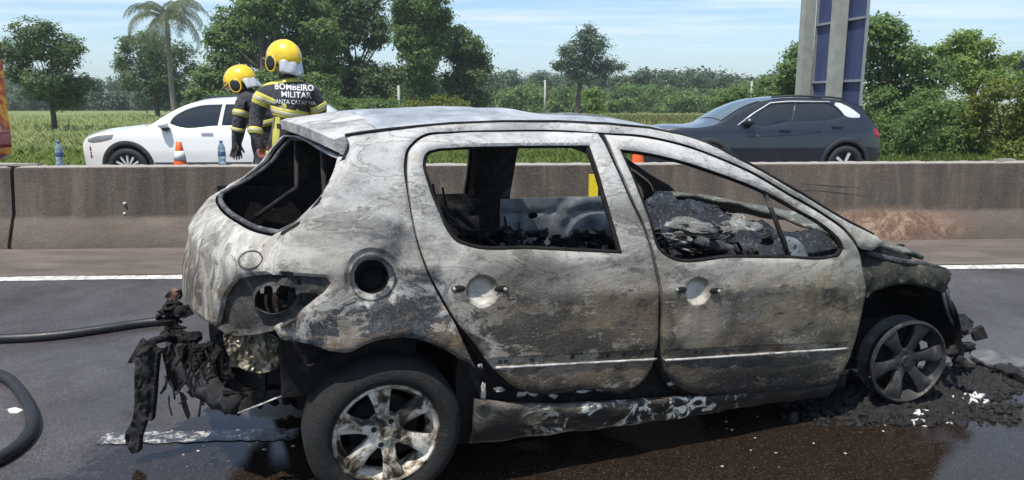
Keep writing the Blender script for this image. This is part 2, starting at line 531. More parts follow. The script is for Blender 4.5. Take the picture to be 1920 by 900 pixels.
def hp(px, py):                                  # photograph -> (y, z) on the tailgate
    o, d = cray(px, py)
    last = None; t = 2.0
    while t < 6:
        q = unracked(o + d * t)
        g = q.x - hx(q.y, q.z)
        if last is not None and last < 0 <= g:
            a, b = t - .02, t
            for _ in range(20):
                m = (a + b) / 2; q = unracked(o + d * m)
                if q.x - hx(q.y, q.z) < 0: a = m
                else: b = m
            return (q.y, q.z)
        last = g; t += .02
    q = unracked(o + d * ((-.6 - o.y) / d.y))
    return (q.y, q.z)

def bowl_at(p): return sx(*p)
def mat_burnt(name='burnt_paint'):
    b = NB(name)
    x = b.xyz()
    n1 = b.noise(1.9, 7, .6, .9)
    n2 = b.noise(7, 9, .68, .9)
    n3 = b.noise(42, 6, .7, .3)
    n4 = b.noise(150, 4, .7)
    soft = b.noise(2.6, 7, .62, .5, b.map((.7, 1, 1.3), (0, 0, 0), (7.7, 0, 2.2)))
    flow = b.noise(2.3, 9, .64, .8, b.map((.6, 1, 1.5), (0, 0, 0), (3.1, 0, 1.7)))
    vst = b.noise(9, 6, .6, .5, b.map((2.2, 2.2, .22)))
    # light ash high on the shell, brown-grey scorched steel on the flanks, soot low down; the step at the shoulder paints in light above, shade below
    zc = b.math('ADD', x[2], b.math('MULTIPLY', b.math('SUBTRACT', x[0], .6), .05))
    h = b.math('ADD', zc, b.math('MULTIPLY', b.math('SUBTRACT', n1, .5), .20))
    h = b.math('ADD', h, b.math('MULTIPLY', b.math('SUBTRACT', n2, .5), .10))
    col = b.ramp(b.rng(h, 0, 1.6), [(.19, (.007, .006, .005)), (.25, (.022, .018, .014)), (.32, (.052, .044, .035)), (.41, (.074, .065, .053)), (.490, (.098, .089, .075)),
                                    (.522, (.235, .222, .197)), (.60, (.325, .314, .288)), (.70, (.35, .345, .333)), (.88, (.46, .463, .465))])
    # big soft clouds of soot and scorching
    col = b.mix(b.ramp(soft, [(.36, .95), (.47, .5), (.54, 0)]), col, b.mix(.68, col, (.022, .019, .017)))
    col = b.mix(b.ramp(soft, [(.54, 0), (.68, .55)]), col, b.mix(.5, col, (.62, .60, .56)))
    tan = b.ramp(b.noise(2.6, 8, .64, .4, b.map((.8, 1, 1.6), (0, 0, 0), (9.2, 0, 4.4))), [(.48, 0), (.60, .75), (.72, .4)])
    smear = b.ramp(b.noise(3.2, 9, .7, .5, b.map((.45, 1, 2.4), (0, 0, 0), (1.2, 0, 6.1))), [(.53, 0), (.60, .7), (.70, .85)])
    col = b.mix(b.math('MULTIPLY', smear, b.rng(x[2], 1.2, .7, .15, .75)), col, (.030, .027, .024))
    col = b.mix(b.math('MULTIPLY', tan, b.rng(x[2], .90, .72, .12, 1)), col, (.175, .138, .092))
    # tide marks: a pale rim with a thin dark line beside it, few and large
    tide = b.ramp(flow, [(.455, 0), (.485, .6), (.495, 0), (.56, 0), (.60, .75), (.612, 0)])
    col = b.mix(b.math('MULTIPLY', b.math('MULTIPLY', tide, .40), b.rng(zc, .88, 1.05)), col, (.56, .54, .50))
    ctr = b.ramp(flow, [(.492, 0), (.498, .8), (.508, 0), (.610, 0), (.616, .8), (.628, 0)])
    col = b.mix(b.math('MULTIPLY', b.math('MULTIPLY', ctr, .38), b.rng(zc, .88, 1.05)), col, (.030, .027, .024))
    col = b.mix(b.math('MULTIPLY', b.ramp(flow, [(.63, 0), (.72, .75)]), b.rng(zc, .5, .9, .25, .9)), col, (.64, .625, .59))
    # rain streaks down the tailgate
    col = b.mix(b.math('MULTIPLY', b.ramp(vst, [(.46, 0), (.66, .5)]), b.rng(x[0], -.20, -.40)), col, (.70, .68, .64))
    col = b.mix(b.math('MULTIPLY', b.ramp(vst, [(.36, .35), (.46, 0)]), b.rng(x[0], -.25, -.40)), col, (.16, .15, .14))
    # olive cast towards the bonnet end
    col = b.mix(b.rng(x[0], 1.6, 2.4, 0, .42), col, b.mix(.55, col, (.16, .17, .105)))
    def spot(cx, cz, r0, r1, wob):
        dx = b.math('SUBTRACT', x[0], cx); dz = b.math('SUBTRACT', x[2], cz)
        d = b.math('SQRT', b.math('ADD', b.math('MULTIPLY', dx, dx), b.math('MULTIPLY', dz, dz)))
        d = b.math('ADD', d, b.math('MULTIPLY', b.math('SUBTRACT', n2, .5), wob))
        return b.rng(d, r1, r0)
    # scorched black round the rear wheel arch, beside the filler and along the arch lip
    soot = b.math('MAXIMUM', spot(.0, .46, .39, .45, .60), b.math('MAXIMUM', spot(.11, .85, .09, .15, .34), b.math('MAXIMUM', spot(-.16, .72, .10, .18, .25), spot(.02, 1.02, .02, .10, .30))))
    soot_col = b.ramp(n3, [(.3, (.012, .015, .019)), (.52, (.030, .036, .042)), (.68, (.10, .105, .11)), (.82, (.32, .31, .30))])
    col = b.mix(b.math('MULTIPLY', soot, .95), col, soot_col)
    ring_ = b.math('SUBTRACT', spot(.0, .46, .42, .47, .50), spot(.0, .46, .39, .43, .50))
    col = b.mix(b.math('MULTIPLY', ring_, .7), col, (.55, .53, .50))
    col = b.mix(b.math('MULTIPLY', spot(.24, .66, .02, .13, .3), .85), col, b.ramp(n3, [(.35, (.05, .036, .024)), (.6, (.20, .135, .075)), (.75, (.34, .27, .18))]))
    # a pale blistered patch with a sooty halo on the front door, a tan one by its front edge, dull runs down the doors
    px1, pz1 = sx(1318, 605); px2, pz2 = sx(1545, 525)
    halo = b.math('SUBTRACT', spot(px1, pz1, .17, .22, .20), spot(px1, pz1, .13, .16, .16))
    col = b.mix(b.math('MULTIPLY', halo, .55), col, (.04, .035, .03))
    col = b.mix(b.math('MULTIPLY', spot(px1, pz1, .10, .14, .12), .6), col, (.235, .205, .17))
    col = b.mix(b.math('MULTIPLY', spot(px2, pz2, .04, .075, .12), .7), col, b.ramp(n3, [(.35, (.12, .10, .06)), (.6, (.27, .225, .14))]))
    col = b.mix(b.math('MULTIPLY', b.ramp(b.noise(7, 6, .65, .1, b.map((2.4, 2.4, .30))), [(.50, 0), (.66, .5)]), b.rng(zc, .86, .78)), col, (.045, .039, .033))
    # crisp-edged islands where the paint has lifted: pale undercoat, brown primer, black soot
    isl = b.noise(5.0, 11, .76, .15, b.map((.75, 1, 1.5), (0, 0, 0), (2.9, 0, 5.7)))
    low = b.rng(zc, 1.05, .80, .35, 1)
    col = b.mix(b.math('MULTIPLY', b.ramp(isl, [(.555, 0), (.565, .75), (.62, .5)]), low), col, b.ramp(n2, [(.4, (.20, .165, .125)), (.6, (.33, .30, .26))]))
    col = b.mix(b.math('MULTIPLY', b.ramp(isl, [(.385, .85), (.43, .6), (.437, 0)]), low), col, (.030, .026, .022))
    isl2 = b.noise(3.4, 11, .74, .1, b.map((.6, 1, 1.9), (0, 0, 0), (6.9, 0, 1.1)))
    col = b.mix(b.math('MULTIPLY', b.ramp(isl2, [(.57, 0), (.58, .65), (.66, .85)]), b.rng(zc, .95, .80)), col, b.ramp(n3, [(.4, (.085, .058, .038)), (.65, (.16, .115, .075))]))
    # soot creeping up from the lower edges
    edge = b.math('ADD', zc, b.math('MULTIPLY', b.math('SUBTRACT', isl, .5), .35))
    col = b.mix(b.rng(edge, .46, .36, 0, .92), col, (.014, .012, .011))
    # the cups behind the melted door handles stayed pale; set low, painting in their sunlit bottoms
    for hx_, hz_ in (bowl_at((904, 552)), bowl_at((1309, 552))):
        col = b.mix(b.math('MULTIPLY', spot(hx_, hz_, .040, .060, .03), .8), col, b.ramp(n2, [(.35, (.30, .28, .25)), (.6, (.56, .54, .50))]))
    # pits and crumbs
    pits = b.math('MULTIPLY', b.ramp(n3, [(.55, 0), (.68, .8)]), b.ramp(n2, [(.42, 0), (.58, 1)]))
    col = b.mix(pits, col, (.035, .032, .030))
    col = b.mix(b.ramp(n4, [(.58, 0), (.76, .45)]), col, (.70, .68, .66))
    hgt = b.math('ADD', b.math('MULTIPLY', n3, .5), b.math('ADD', b.math('MULTIPLY', n2, .8), b.math('MULTIPLY', ctr, -.4)))
    return b.done(col, b.ramp(n2, [(.35, .5), (.65, .8)]), 0.0, b.bump(hgt, .6, .012), Specular_IOR_Level=.35)
M_BURNT = mat_burnt()
def mat_char(name, base=(.018, .017, .017), ash=.35, scale=9, spec=.16):
    b = NB(name)
    n2 = b.noise(scale, 7, .68, .8); n3 = b.noise(scale * 6, 5, .7)
    col = b.ramp(n2, [(.35, base), (.55, tuple(v * 2 for v in base)), (.66, tuple(v * 4.5 for v in base)), (.78, (.33 * ash + .03, .32 * ash + .03, .31 * ash + .03))])
    col = b.mix(b.ramp(n3, [(.58, 0), (.78, ash)]), col, (.34, .33, .31))
    return b.done(col, b.ramp(n3, [(.3, .35), (.6, .8)]), 0, b.bump(b.math('ADD', n2, b.math('MULTIPLY', n3, .5)), .8, .015), Specular_IOR_Level=spec)
M_CHAR = mat_char('charred_metal', (.011, .0105, .0105), .30)
M_CHAR2 = mat_char('charred_trim', (.006, .0055, .0055), .08, 14)
M_INNER = mat_char('scorched_inner_steel', (.030, .033, .040), .8, 5)
M_ASHY = mat_char('ash_covered', (.030, .031, .033), 1.3, 8)
M_PALE = simple('bare_pressed_steel', (.27, .29, .31), (.07, .075, .08), 9, .6, .3, .4, 50)
M_EDGE = simple('bright_scraped_edge', (.56, .54, .51), (.13, .12, .11), 26, .5, .1, .3)
M_BLACK = simple('soot_black', (.012, .012, .012), (.006, .006, .006), 10, .9)
def mat_sill():
    b = NB('flaking_sill')
    x = b.xyz()
    n1 = b.noise(5, 8, .7, 1.0, b.map((.6, 1, 2.2))); n2 = b.noise(9, 8, .72, 1.4); n3 = b.noise(60, 5, .7)
    col = b.ramp(n1, [(.42, (.007, .006, .006)), (.55, (.020, .015, .011)), (.64, (.10, .068, .036)), (.74, (.16, .115, .065))])
    zt = b.math('ADD', x[2], b.math('MULTIPLY', b.math('SUBTRACT', n1, .5), .10))
    up = b.rng(zt, .285, .33)
    col = b.mix(b.math('MULTIPLY', up, b.rng(x[0], .5, 1.3, .45, .9)), col, b.ramp(n2, [(.38, (.05, .042, .034)), (.56, (.24, .22, .19)), (.72, (.46, .44, .41))]))
    dx = b.math('ABSOLUTE', b.math('SUBTRACT', x[0], 1.12))
    zone = b.rng(dx, .62, .25)
    fl = b.math('MULTIPLY', b.ramp(n2, [(.54, 0), (.56, 1)]), zone)
    col = b.mix(fl, col, (.72, .68, .60))
    low = b.math('MULTIPLY', b.rng(x[2], .215, .19), b.ramp(n2, [(.42, 0), (.5, .9)]))
    col = b.mix(b.math('MULTIPLY', low, b.rng(x[0], 1.3, .6)), col, (.42, .38, .32))
    return b.done(col, .6, 0, b.bump(b.math('ADD', n2, b.math('MULTIPLY', n3, .4)), .8, .012))
M_SILL = mat_sill()

car = empty('burnt_car', label='burnt out ash grey hatchback with empty windows standing on the wet near carriageway', cat='car')
car.matrix_world = CM
TOIN = Vector((0, 1, 0))

def flank(name, outer_px, holes_px=(), mat=M_BURNT, step=.018, t=.022, disp=None, off=0, far=None, roll=.012, corner=48, extra=None, hstep=.012, far_holes=True):
    """a pressed panel of the near flank, and its twin on the far side"""
    o2 = spline([tuple(sx(*p[:2])) + tuple(p[2:]) for p in outer_px], hstep, True, corner)
    hs = [spline([tuple(sx(*p[:2])) + tuple(p[2:]) for p in h], hstep, True, corner) for h in holes_px]
    V, T, D = fill(o2, hs, step, extra, roll)
    def fn(side):
        def f(u, v, i):
            y = ys(u, v) + off
            e = max(0, 1 - D[i] / (roll * 1.6)) if roll else 0
            y -= e * e * .0096
            if disp: y += disp(u, v)
            y += .0075 * mnoise.noise(Vector((u * 3.1, v * 3.7, 1.5))) + .0030 * mnoise.noise(Vector((u * 9, v * 11, 4.5)))
            return (u, side * y, v)
        return f
    a = sheet(name, V, T, fn(-1), lambda p: Vector((0, 1, 0)), t, mat, car)
    if far is not None:
        if not far_holes: V, T, D = fill(o2, [], step * 2, None, 0); roll = 0
        sheet(name, V, T, fn(1), lambda p: Vector((0, -1, 0)), t, far, car, flip=True)
    return a

# ---- flank outlines, read off the photograph
RAIL = [(661, 254), (700, 248), (740, 243), (800, 237), (860, 232), (960, 228), (1060, 228), (1150, 232), (1230, 240), (1290, 253), (1350, 275), (1420, 312), (1500, 358), (1580, 408), (1640, 440)]
frame = RAIL + [(1660, 455, 1), (1636, 470, 1), (1613, 464), (1603, 445), (1590, 430), (1553, 402), (1487, 363), (1420, 323), (1353, 293), (1287, 269), (1220, 254), (1140, 249),
         (1060, 244), (960, 244), (860, 247), (806, 253), (786, 267), (773, 284), (768, 307), (773, 380), (786, 460), (801, 510), (826, 560), (856, 615), (878, 668), (890, 690, 1), (882, 682, 1),
         (853, 668), (820, 648), (790, 638), (755, 633), (711, 636), (680, 646), (652, 660), (618, 658, 1), (580, 647), (527, 638, 1), (516, 618, 1), (558, 593), (606, 552), (622, 532, 1), (612, 521, 1), (560, 518), (513, 516, 1),
         (522, 480), (536, 448), (578, 423), (615, 378), (645, 331), (660, 300), (670, 273)]
fuel_hole = [(700 + 33 * math.cos(a), 522 + 33 * math.sin(a)) for a in np.linspace(0, 2 * math.pi, 16, endpoint=False)]
fc = sx(700, 523)
def d_frame(x, z):
    d = math.hypot(x - fc[0], z - fc[1])
    y = 0
    if d < .105: y -= .014 * min(1, (.105 - d) / .018)
    # flared lip over the rear wheel
    r_ = math.hypot(x - .0, z - .31)
    if r_ < .47: y += .016 * min(1, (.47 - r_) / .05)
    # dents and buckles
    y -= .012 * math.exp(-((x - .14) / .07) ** 2 - ((z - .80) / .06) ** 2)
    y += .008 * math.sin(x * 21) * math.sin(z * 17) * math.exp(-((x - .1) / .25) ** 2 - ((z - .75) / .12) ** 2)
    return y
ex_f = [(fc[0] + r_ * math.cos(a), fc[1] + r_ * math.sin(a)) for r_ in (.082, .09, .098, .106) for a in np.linspace(0, 6.28, 40, endpoint=False)]
flank('side_frame', frame, [fuel_hole], disp=d_frame, far=M_CHAR, extra=ex_f, far_holes=False)
# fuel filler cup behind the hole
m = MB()
m.lathe([(.079, 0), (.081, .03), (.072, .065), (.0, .07)], 24, 'y', (fc[0], -ys(*fc) + .005, fc[1]))
m.build('filler_cup', M_BLACK, car)
m = MB(); m.lathe([(.042, .0), (.042, .05)], 16, 'y', (fc[0] + .012, -ys(*fc) + .02, fc[1] - .012)).build('filler_neck', M_CHAR2, car)

def crease(x, z, z0):            # the shoulder: the flank leans out above, tucks in below
    s = (z - z0) / .02
    return .007 / (1 + math.exp(-max(-30, min(30, -s)))) * 0 + .006 * math.exp(-abs(s) / 1.4)
def mould(top0, top1, bot0, bot1):
    a, b, c, d = sx(*top0), sx(*top1), sx(*bot0), sx(*bot1)
    def f(x, z):
        if not (min(a[0], c[0]) < x < max(b[0], d[0])): return 0
        zt = a[1] + (b[1] - a[1]) * (x - a[0]) / (b[0] - a[0]); zb = c[1] + (d[1] - c[1]) * (x - c[0]) / (d[0] - c[0])
        if zb < z < zt: return -.007
        return 0
    ex = []
    for s in np.linspace(0, 1, 70):
        for k in (-.003, .003):
            ex += [(a[0] + (b[0] - a[0]) * s, a[1] + (b[1] - a[1]) * s + k), (c[0] + (d[0] - c[0]) * s, c[1] + (d[1] - c[1]) * s + k)]
    return f, ex, (a, b, c, d)
def bowl(cpx, r=.066):
    c = sx(*cpx)
    def f(x, z):
        d = math.hypot((x - c[0]) / r, (z - c[1]) / (r * .9))
        return -.040 * (1 - min(1, d) ** 3.2) if d < 1 else 0
    ex = [(c[0] + r * k * math.cos(q), c[1] + r * .9 * k * math.sin(q)) for k in (.3, .55, .75, .88, .96, 1.03) for q in np.linspace(0, 6.28, 26, endpoint=False)]
    return f, ex, c

REAR_DOOR = [(776, 307), (781, 284), (793, 270), (811, 258), (860, 251), (960, 248), (1060, 248), (1134, 251, 1), (1160, 308), (1185, 370), (1211, 430), (1226, 490), (1235, 540), (1236, 600), (1232, 655), (1222, 690), (1200, 722), (1170, 737),
             (1113, 731), (1060, 738), (1029, 741), (985, 735), (958, 722), (937, 704), (915, 680), (890, 645), (863, 613), (830, 558), (805, 508), (790, 460), (777, 380)]
REAR_WIN = [(804, 300), (810, 287), (827, 280), (860, 277), (960, 274), (1117, 273, 1), (1135, 336), (1153, 408), (1170, 477, 1), (1100, 474), (1000, 469), (880, 463), (860, 455), (845, 437), (828, 397), (813, 355)]
mf, mex, mq = mould((917, 672), (1233, 656), (925, 690), (1232, 673))
bf, bex, bc = bowl((904, 546))
def d_rd(x, z): return mf(x, z) + bf(x, z) + crease(x, z, .855 - .055 * x) + .004 * math.exp(-((x - .8) / .2) ** 2 - ((z - .62) / .12) ** 2)
rear_door = flank('rear_door', REAR_DOOR, [REAR_WIN], disp=d_rd, far=M_CHAR, extra=mex + bex)
FRONT_DOOR = [(1146, 253, 1), (1220, 259), (1287, 274), (1353, 298), (1420, 329), (1487, 369), (1553, 409), (1587, 435), (1601, 452), (1613, 475), (1620, 510), (1625, 545), (1619, 590), (1606, 640), (1585, 690), (1568, 720, 1),
              (1520, 729), (1431, 738), (1350, 741), (1304, 738), (1265, 720), (1248, 690), (1243, 640), (1244, 590), (1241, 535), (1232, 490), (1217, 430), (1192, 370), (1168, 308)]
FRONT_WIN = [(1172, 280, 1), (1220, 286), (1277, 299), (1353, 324), (1440, 359), (1503, 394), (1553, 425), (1578, 449), (1586, 468), (1580, 480), (1560, 486), (1480, 486), (1380, 485), (1253, 483), (1243, 476), (1220, 407), (1194, 333)]
mf2, mex2, mq2 = mould((1246, 657), (1586, 642), (1242, 676), (1590, 653))
bf2, bex2, bc2 = bowl((1309, 546))
def d_fd(x, z): return mf2(x, z) + bf2(x, z) + crease(x, z, .855 - .055 * x) - .006 * math.exp(-((x - 1.55) / .13) ** 2 - ((z - .56) / .13) ** 2)
front_door = flank('front_door', FRONT_DOOR, [FRONT_WIN], disp=d_fd, far=M_CHAR, extra=mex2 + bex2)

def on_flank(px, py, off=0):
    x, z = sx(px, py); return Vector((x, -ys(x, z) - off, z))
# bright lower lip of the side rubbing strip, clip holes, handle fixings, window channels
for door, q, cl, hd in ((rear_door, mq, [(937, 680), (948, 679), (998, 676), (1073, 671), (1140, 668), (1170, 666), (1205, 664)], [(858, 541), (938, 541)]),
                        (front_door, mq2, [(1306, 662), (1318, 662), (1363, 658), (1393, 657), (1460, 656), (1570, 648)], [(1275, 543), (1338, 545)])):
    m = MB(); c, d = q[2], q[3]
    pts = [Vector((c[0] + (d[0] - c[0]) * s, -ys(c[0] + (d[0] - c[0]) * s, c[1]) - .001 + .0015 * math.sin(s * 40), c[1] + (d[1] - c[1]) * s)) for s in np.linspace(.01, .99, 24)]
    m.tube(pts, .0055, 6); m.build('strip_edge', M_EDGE, door)
    for p in cl:
        MB().box(on_flank(*p, off=-.006), (.014, .006, .014)).build('clip_hole', M_BLACK, door, False)
    for i, p in enumerate(hd):
        cc = on_flank(*p, off=.0085); m = MB()
        rim = [(cc.x + .028 * math.cos(a), cc.y + .004, cc.z + .0135 * math.sin(a)) for a in np.linspace(0, 2 * math.pi, 18)]
        m.grid([[(cc.x, cc.y, cc.z)] * 18, [(cc.x + .7 * (v[0] - cc.x), cc.y, cc.z + .7 * (v[2] - cc.z)) for v in rim], rim])
        k = m.build('handle_fixing', M_BLACK, door)
        m = MB(); m.blob(on_flank(p[0] + (-9 if i == 0 else 7), p[1], off=.009), (.007, .005, .007), 8, .3, i); m.build('bolt', M_EDGE, k)
# quarterlight bar and mirror bracket in the front door window
m = MB(); m.tube([on_flank(1444, 360, -.03), on_flank(1466, 420, -.03), on_flank(1489, 486, -.03)], .011, 8)
m.build('quarterlight_bar', M_CHAR, front_door)
tri = spline([sx(*p) for p in [(1484, 446, 1), (1500, 449), (1517, 462), (1527, 485, 1), (1490, 485, 1)]], .01)
trh = [spline([tuple(np.array(sx(*c)) + r_ * np.array((math.cos(a), math.sin(a)))) for a in np.linspace(0, 6.28, 9)[:-1]], .004) for c, r_ in (((1502, 467), .013), ((1491, 455), .005), ((1510, 476), .006), ((1494, 478), .006))]
V, T, D = fill(tri, trh, .012)
sheet('mirror_bracket', V, T, lambda u, v, i: (u, -ys(u, v) + .035, v), lambda p: Vector((0, 1, 0)), .004, M_PALE, front_door)
# dark rubber channel left round each window
for door, win in ((rear_door, REAR_WIN), (front_door, FRONT_WIN)):
    w2 = spline([tuple(sx(*p[:2])) + tuple(p[2:]) for p in win], .02)
    cx, cz = w2.mean(0)
    m = MB(); pts = [Vector((cx + (u - cx) * .985, -ys(u, v) + .024, cz + (v - cz) * .985)) for u, v in w2]; pts.append(pts[0])
    m.tube(pts, .011, 6, False); m.build('window_channel', M_CHAR2, door)

# inner shell showing dark behind every door gap and the tailgate gap
for nm, loop in (('door_seal', REAR_DOOR), ('door_seal', FRONT_DOOR)):
    w2 = spline([tuple(sx(*p[:2])) + tuple(p[2:]) for p in loop], .03)
    m = MB(); pts = [Vector((u, -ys(u, v) + .050, v)) for u, v in w2]; pts.append(pts[0]); m.tube(pts, .024, 8, False); m.build(nm, M_CHAR2, car)
m = MB(); m.tube([Vector((sx(*p)[0] + .02, -ys(*sx(*p)) + .05, sx(*p)[1])) for p in [(672, 262), (668, 280), (657, 303), (630, 345), (612, 378), (576, 423), (534, 448), (518, 480), (511, 512)]], .022, 8); m.build('tailgate_seal', M_CHAR2, car)

# ---- sill
flank('sill', [(893, 752, 1), (930, 757), (1029, 763), (1130, 758), (1300, 747), (1450, 735), (1532, 729), (1576, 722, 1), (1562, 748, 1), (1400, 770), (1290, 788), (1180, 803), (1071, 817), (980, 828), (889, 838, 1), (892, 800)],
      mat=M_SILL, far=M_CHAR, off=-.005, disp=lambda x, z: -.02 * max(0, (.27 - z) / .1) + .006 * math.sin(x * 30) * math.sin(z * 40))
V, T, D = fill(spline([(.28, .19), (2.15, .19), (2.15, .5), (1.15, .56), (.28, .66)], .05), [], .06)
sheet('rocker', V, T, lambda u, v, i: (u, -ys(u, v) + .06 + .01 * math.sin(u * 17) * math.sin(v * 23), v), lambda p: Vector((0, 1, 0)), .02, M_CHAR2, car)
# pale curled flakes hanging from the lower door edges
m = MB()
for (px, py, w, h) in [(945, 735, 34, 9), (1000, 742, 48, 14), (1045, 747, 24, 9), (1095, 738, 40, 6), (1135, 735, 20, 5), (1273, 722, 34, 12), (913, 742, 14, 34), (906, 690, 10, 8), (915, 775, 10, 12), (912, 800, 26, 26), (940, 808, 30, 10)]:
    for k in range(3):
        c = on_flank(px + rnd.uniform(-w, w) * .35, py + rnd.uniform(-h, h) * .3, -.03)
        m.blob(c, (w * .0006 * rnd.uniform(.6, 1.1), .006, h * .0009), 7, .5, rnd.random())
m.build('paint_flake', M_EDGE, car)['kind'] = 'stuff'

# ---- front wing
flank('wing', [(1613, 468, 1), (1640, 478), (1679, 490), (1709, 496), (1751, 501), (1790, 509, 1), (1795, 519, 1), (1786, 518, 1), (1784, 543, 1), (1772, 549), (1752, 541), (1730, 537), (1680, 537), (1650, 546), (1630, 560), (1628, 545, 1), (1622, 510)],
      mat=mat_char('scorched_wing', (.017, .017, .014), .5, 9), far=M_CHAR, disp=lambda x, z: -.05 * max(0, (z - .72) / .12) ** 2 + .03 * mnoise.noise(Vector((x * 7, z * 9, 2))) + .016 * mnoise.noise(Vector((x * 19, z * 23, 5))))
m = MB()
wt = [Vector(on_flank(*p, off=-.045)) for p in [(1640, 477), (1679, 489), (1709, 495), (1751, 500), (1789, 509)]]
m.tube(wt, [.012, .016, .016, .014, .008], 6); m.build('wing_edge', M_ASHY, car)

# ---- roof
rx = [sx(*p) for p in RAIL]
RX, RZ = np.array([p[0] for p in rx]), np.array([p[1] for p in rx])
o_ = np.argsort(RX); RX, RZ = RX[o_], RZ[o_]
def roof_pt(x, t, lift=0):
    z = float(np.interp(x, RX, RZ)); w = ys(x, z) - .004
    y = t * w
    return (x, y, z + .035 * (1 - abs(t) ** 2.5) - .0 + lift + .004 * math.sin(x * 15 + t * 4) * math.sin(t * 9))
def mat_roof():
    b = NB('ash_white_roof')
    n1 = b.noise(3, 8, .62, 1.1); n2 = b.noise(14, 7, .7, .6); n3 = b.noise(80, 4, .7)
    col = b.ramp(n1, [(.32, (.16, .17, .19)), (.48, (.30, .32, .345)), (.6, (.44, .46, .48)), (.75, (.56, .57, .58))])
    col = b.mix(b.ramp(n2, [(.55, 0), (.7, .6)]), col, (.12, .12, .13))
    col = b.mix(b.ramp(n3, [(.55, 0), (.75, .5)]), col, (.62, .62, .62))
    return b.done(col, b.ramp(n2, [(.3, .26), (.7, .5)]), .15, b.bump(b.math('ADD', n2, b.math('MULTIPLY', n1, .6)), .3, .01))
M_ROOF = mat_roof()
outer = spline([(.06, -.98, 1), (.4, -.99), (1.0, -.99), (1.34, -.98, 1), (1.36, 0), (1.34, .98, 1), (1.0, .99), (.4, .99), (.06, .98, 1), (.05, 0)], .03)
# the sun roof has burnt out
hole = spline([(.84, -.62), (1.22, -.66), (1.24, 0), (1.22, .8), (.80, .8), (.72, .3), (.78, -.2)], .04)
V, T, D = fill(outer, [hole], .045)
sheet('roof', V, T, lambda u, v, i: roof_pt(max(u, -.36), v), lambda p: Vector((0, 0, -1)), .025, M_ROOF, car)
# bare roof gutter between roof and side frame
for s in (-1, 1):
    m = MB(); m.tube([Vector((x, s * (ys(x, z) - .006), z + .001)) for x, z in zip(RX, RZ)], .0055, 6)
    m.build('roof_rail', M_CHAR, car)

# ---- spoiler over the tailgate
m = MB(); rows = []
for y in np.linspace(-.565, .565, 33):
    xb = hx(y, 1.385) - .04
    zr = 1.405 + .03 * (1 - (abs(y) / .57) ** 2.5)
    rows.append([(xb + .24, y, zr + .010 + .02 * (1 - (abs(y) / .57) ** 2.5)), (xb + .12, y, zr + .008), (xb + .03, y, zr - .006), (xb, y, zr - .016), (xb + .004, y, zr - .058), (xb + .03, y, zr - .070), (xb + .12, y, zr - .07)])
m.grid(rows)
k = len(m.v) - 7
m.f += [(0, 1, 2, 3, 4, 5, 6), tuple(range(k, k + 7))[::-1]]
sp = m.build('spoiler', M_BURNT, car, True, 40)
m = MB(); x0 = hx(.40, 1.385) - .037
m.box((x0 + .010, .42, 1.375), (.03, .15, .024)); m.build('brake_light_slot', M_BLACK, sp, False)

# ---- tailgate
near_out = [(655, 303, 1), (632, 345), (612, 377), (576, 420), (533, 446), (520, 480), (510, 515, 1), (480, 516), (451, 520), (424, 531), (411, 558), (404, 585), (398, 612, 1), (375, 600), (353, 578)]
near_win = [(626, 297, 1), (619, 322), (607, 350), (593, 371), (559, 405), (530, 429), (500, 445), (464, 437), (427, 418), (404, 401)]
def half(pts):
    q = [tuple(hp(*p[:2])) + tuple(p[2:]) for p in pts]
    q = [(max(p[0], -(float(np.interp(p[1], HZ, HW)) - .012)),) + tuple(p[1:]) for p in q]
    return [p for p in q if p[0] < -.03]
ho = half(near_out); hw = half(near_win)
out_full = [(0, ho[0][1] + .035)] + ho + [(0, ho[-1][1] - .01)] + [(-p[0],) + tuple(p[1:]) for p in ho[::-1]]
zt = hw[0][1]
win_full = [(0, zt + .03)] + hw + [(0, hw[-1][1])] + [(-p[0],) + tuple(p[1:]) for p in hw[::-1]]
V, T, D = fill(spline(out_full, .02), [spline(win_full, .02)], .022, None, .012)
def hatch_pt(u, v, i):
    x = hx(u, v)
    e = max(0, 1 - D[i] / .02); x += e * e * .012
    # lipped window frame, plate recess
    x += .006 * math.sin(v * 30) * math.exp(-((v - .88) / .1) ** 2)
    return (x, u, v)
sheet('tailgate', V, T, hatch_pt, lambda p: Vector((1, 0, 0)), .018, M_BURNT, car, flip=True)
# ring where the maker's badge has burnt away stays as a raised outline only
m = MB(); c0 = hp(470, 487)
pts = [Vector((hx(c0[0] + .055 * math.cos(a), c0[1] + .03 * math.sin(a)) - .002, c0[0] + .055 * math.cos(a), c0[1] + .03 * math.sin(a))) for a in np.linspace(0, 6.28, 20)]
m.tube(pts, .003, 5, False); m.build('emblem_trace', M_ASHY, car)
# inner frame of the tailgate
for t_, r_ in ((.95, .012),):
    w2 = spline(win_full, .04); m = MB()
    pts = [Vector((hx(u, v) + .05, u * t_, (v - 1.2) * .95 + 1.2)) for u, v in w2]; pts.append(pts[0])
    m.tube(pts, r_, 6, False); m.build('tailgate_inner_frame', M_ASHY, car)
for y in (-.25, .35):
    MB().tube([(hx(y, 1.33) + .06, y, 1.33), (-.10, y - .1, 1.1), (-.30, y - .18, .98)], .012, 6).build('gas_strut', M_CHAR, car)

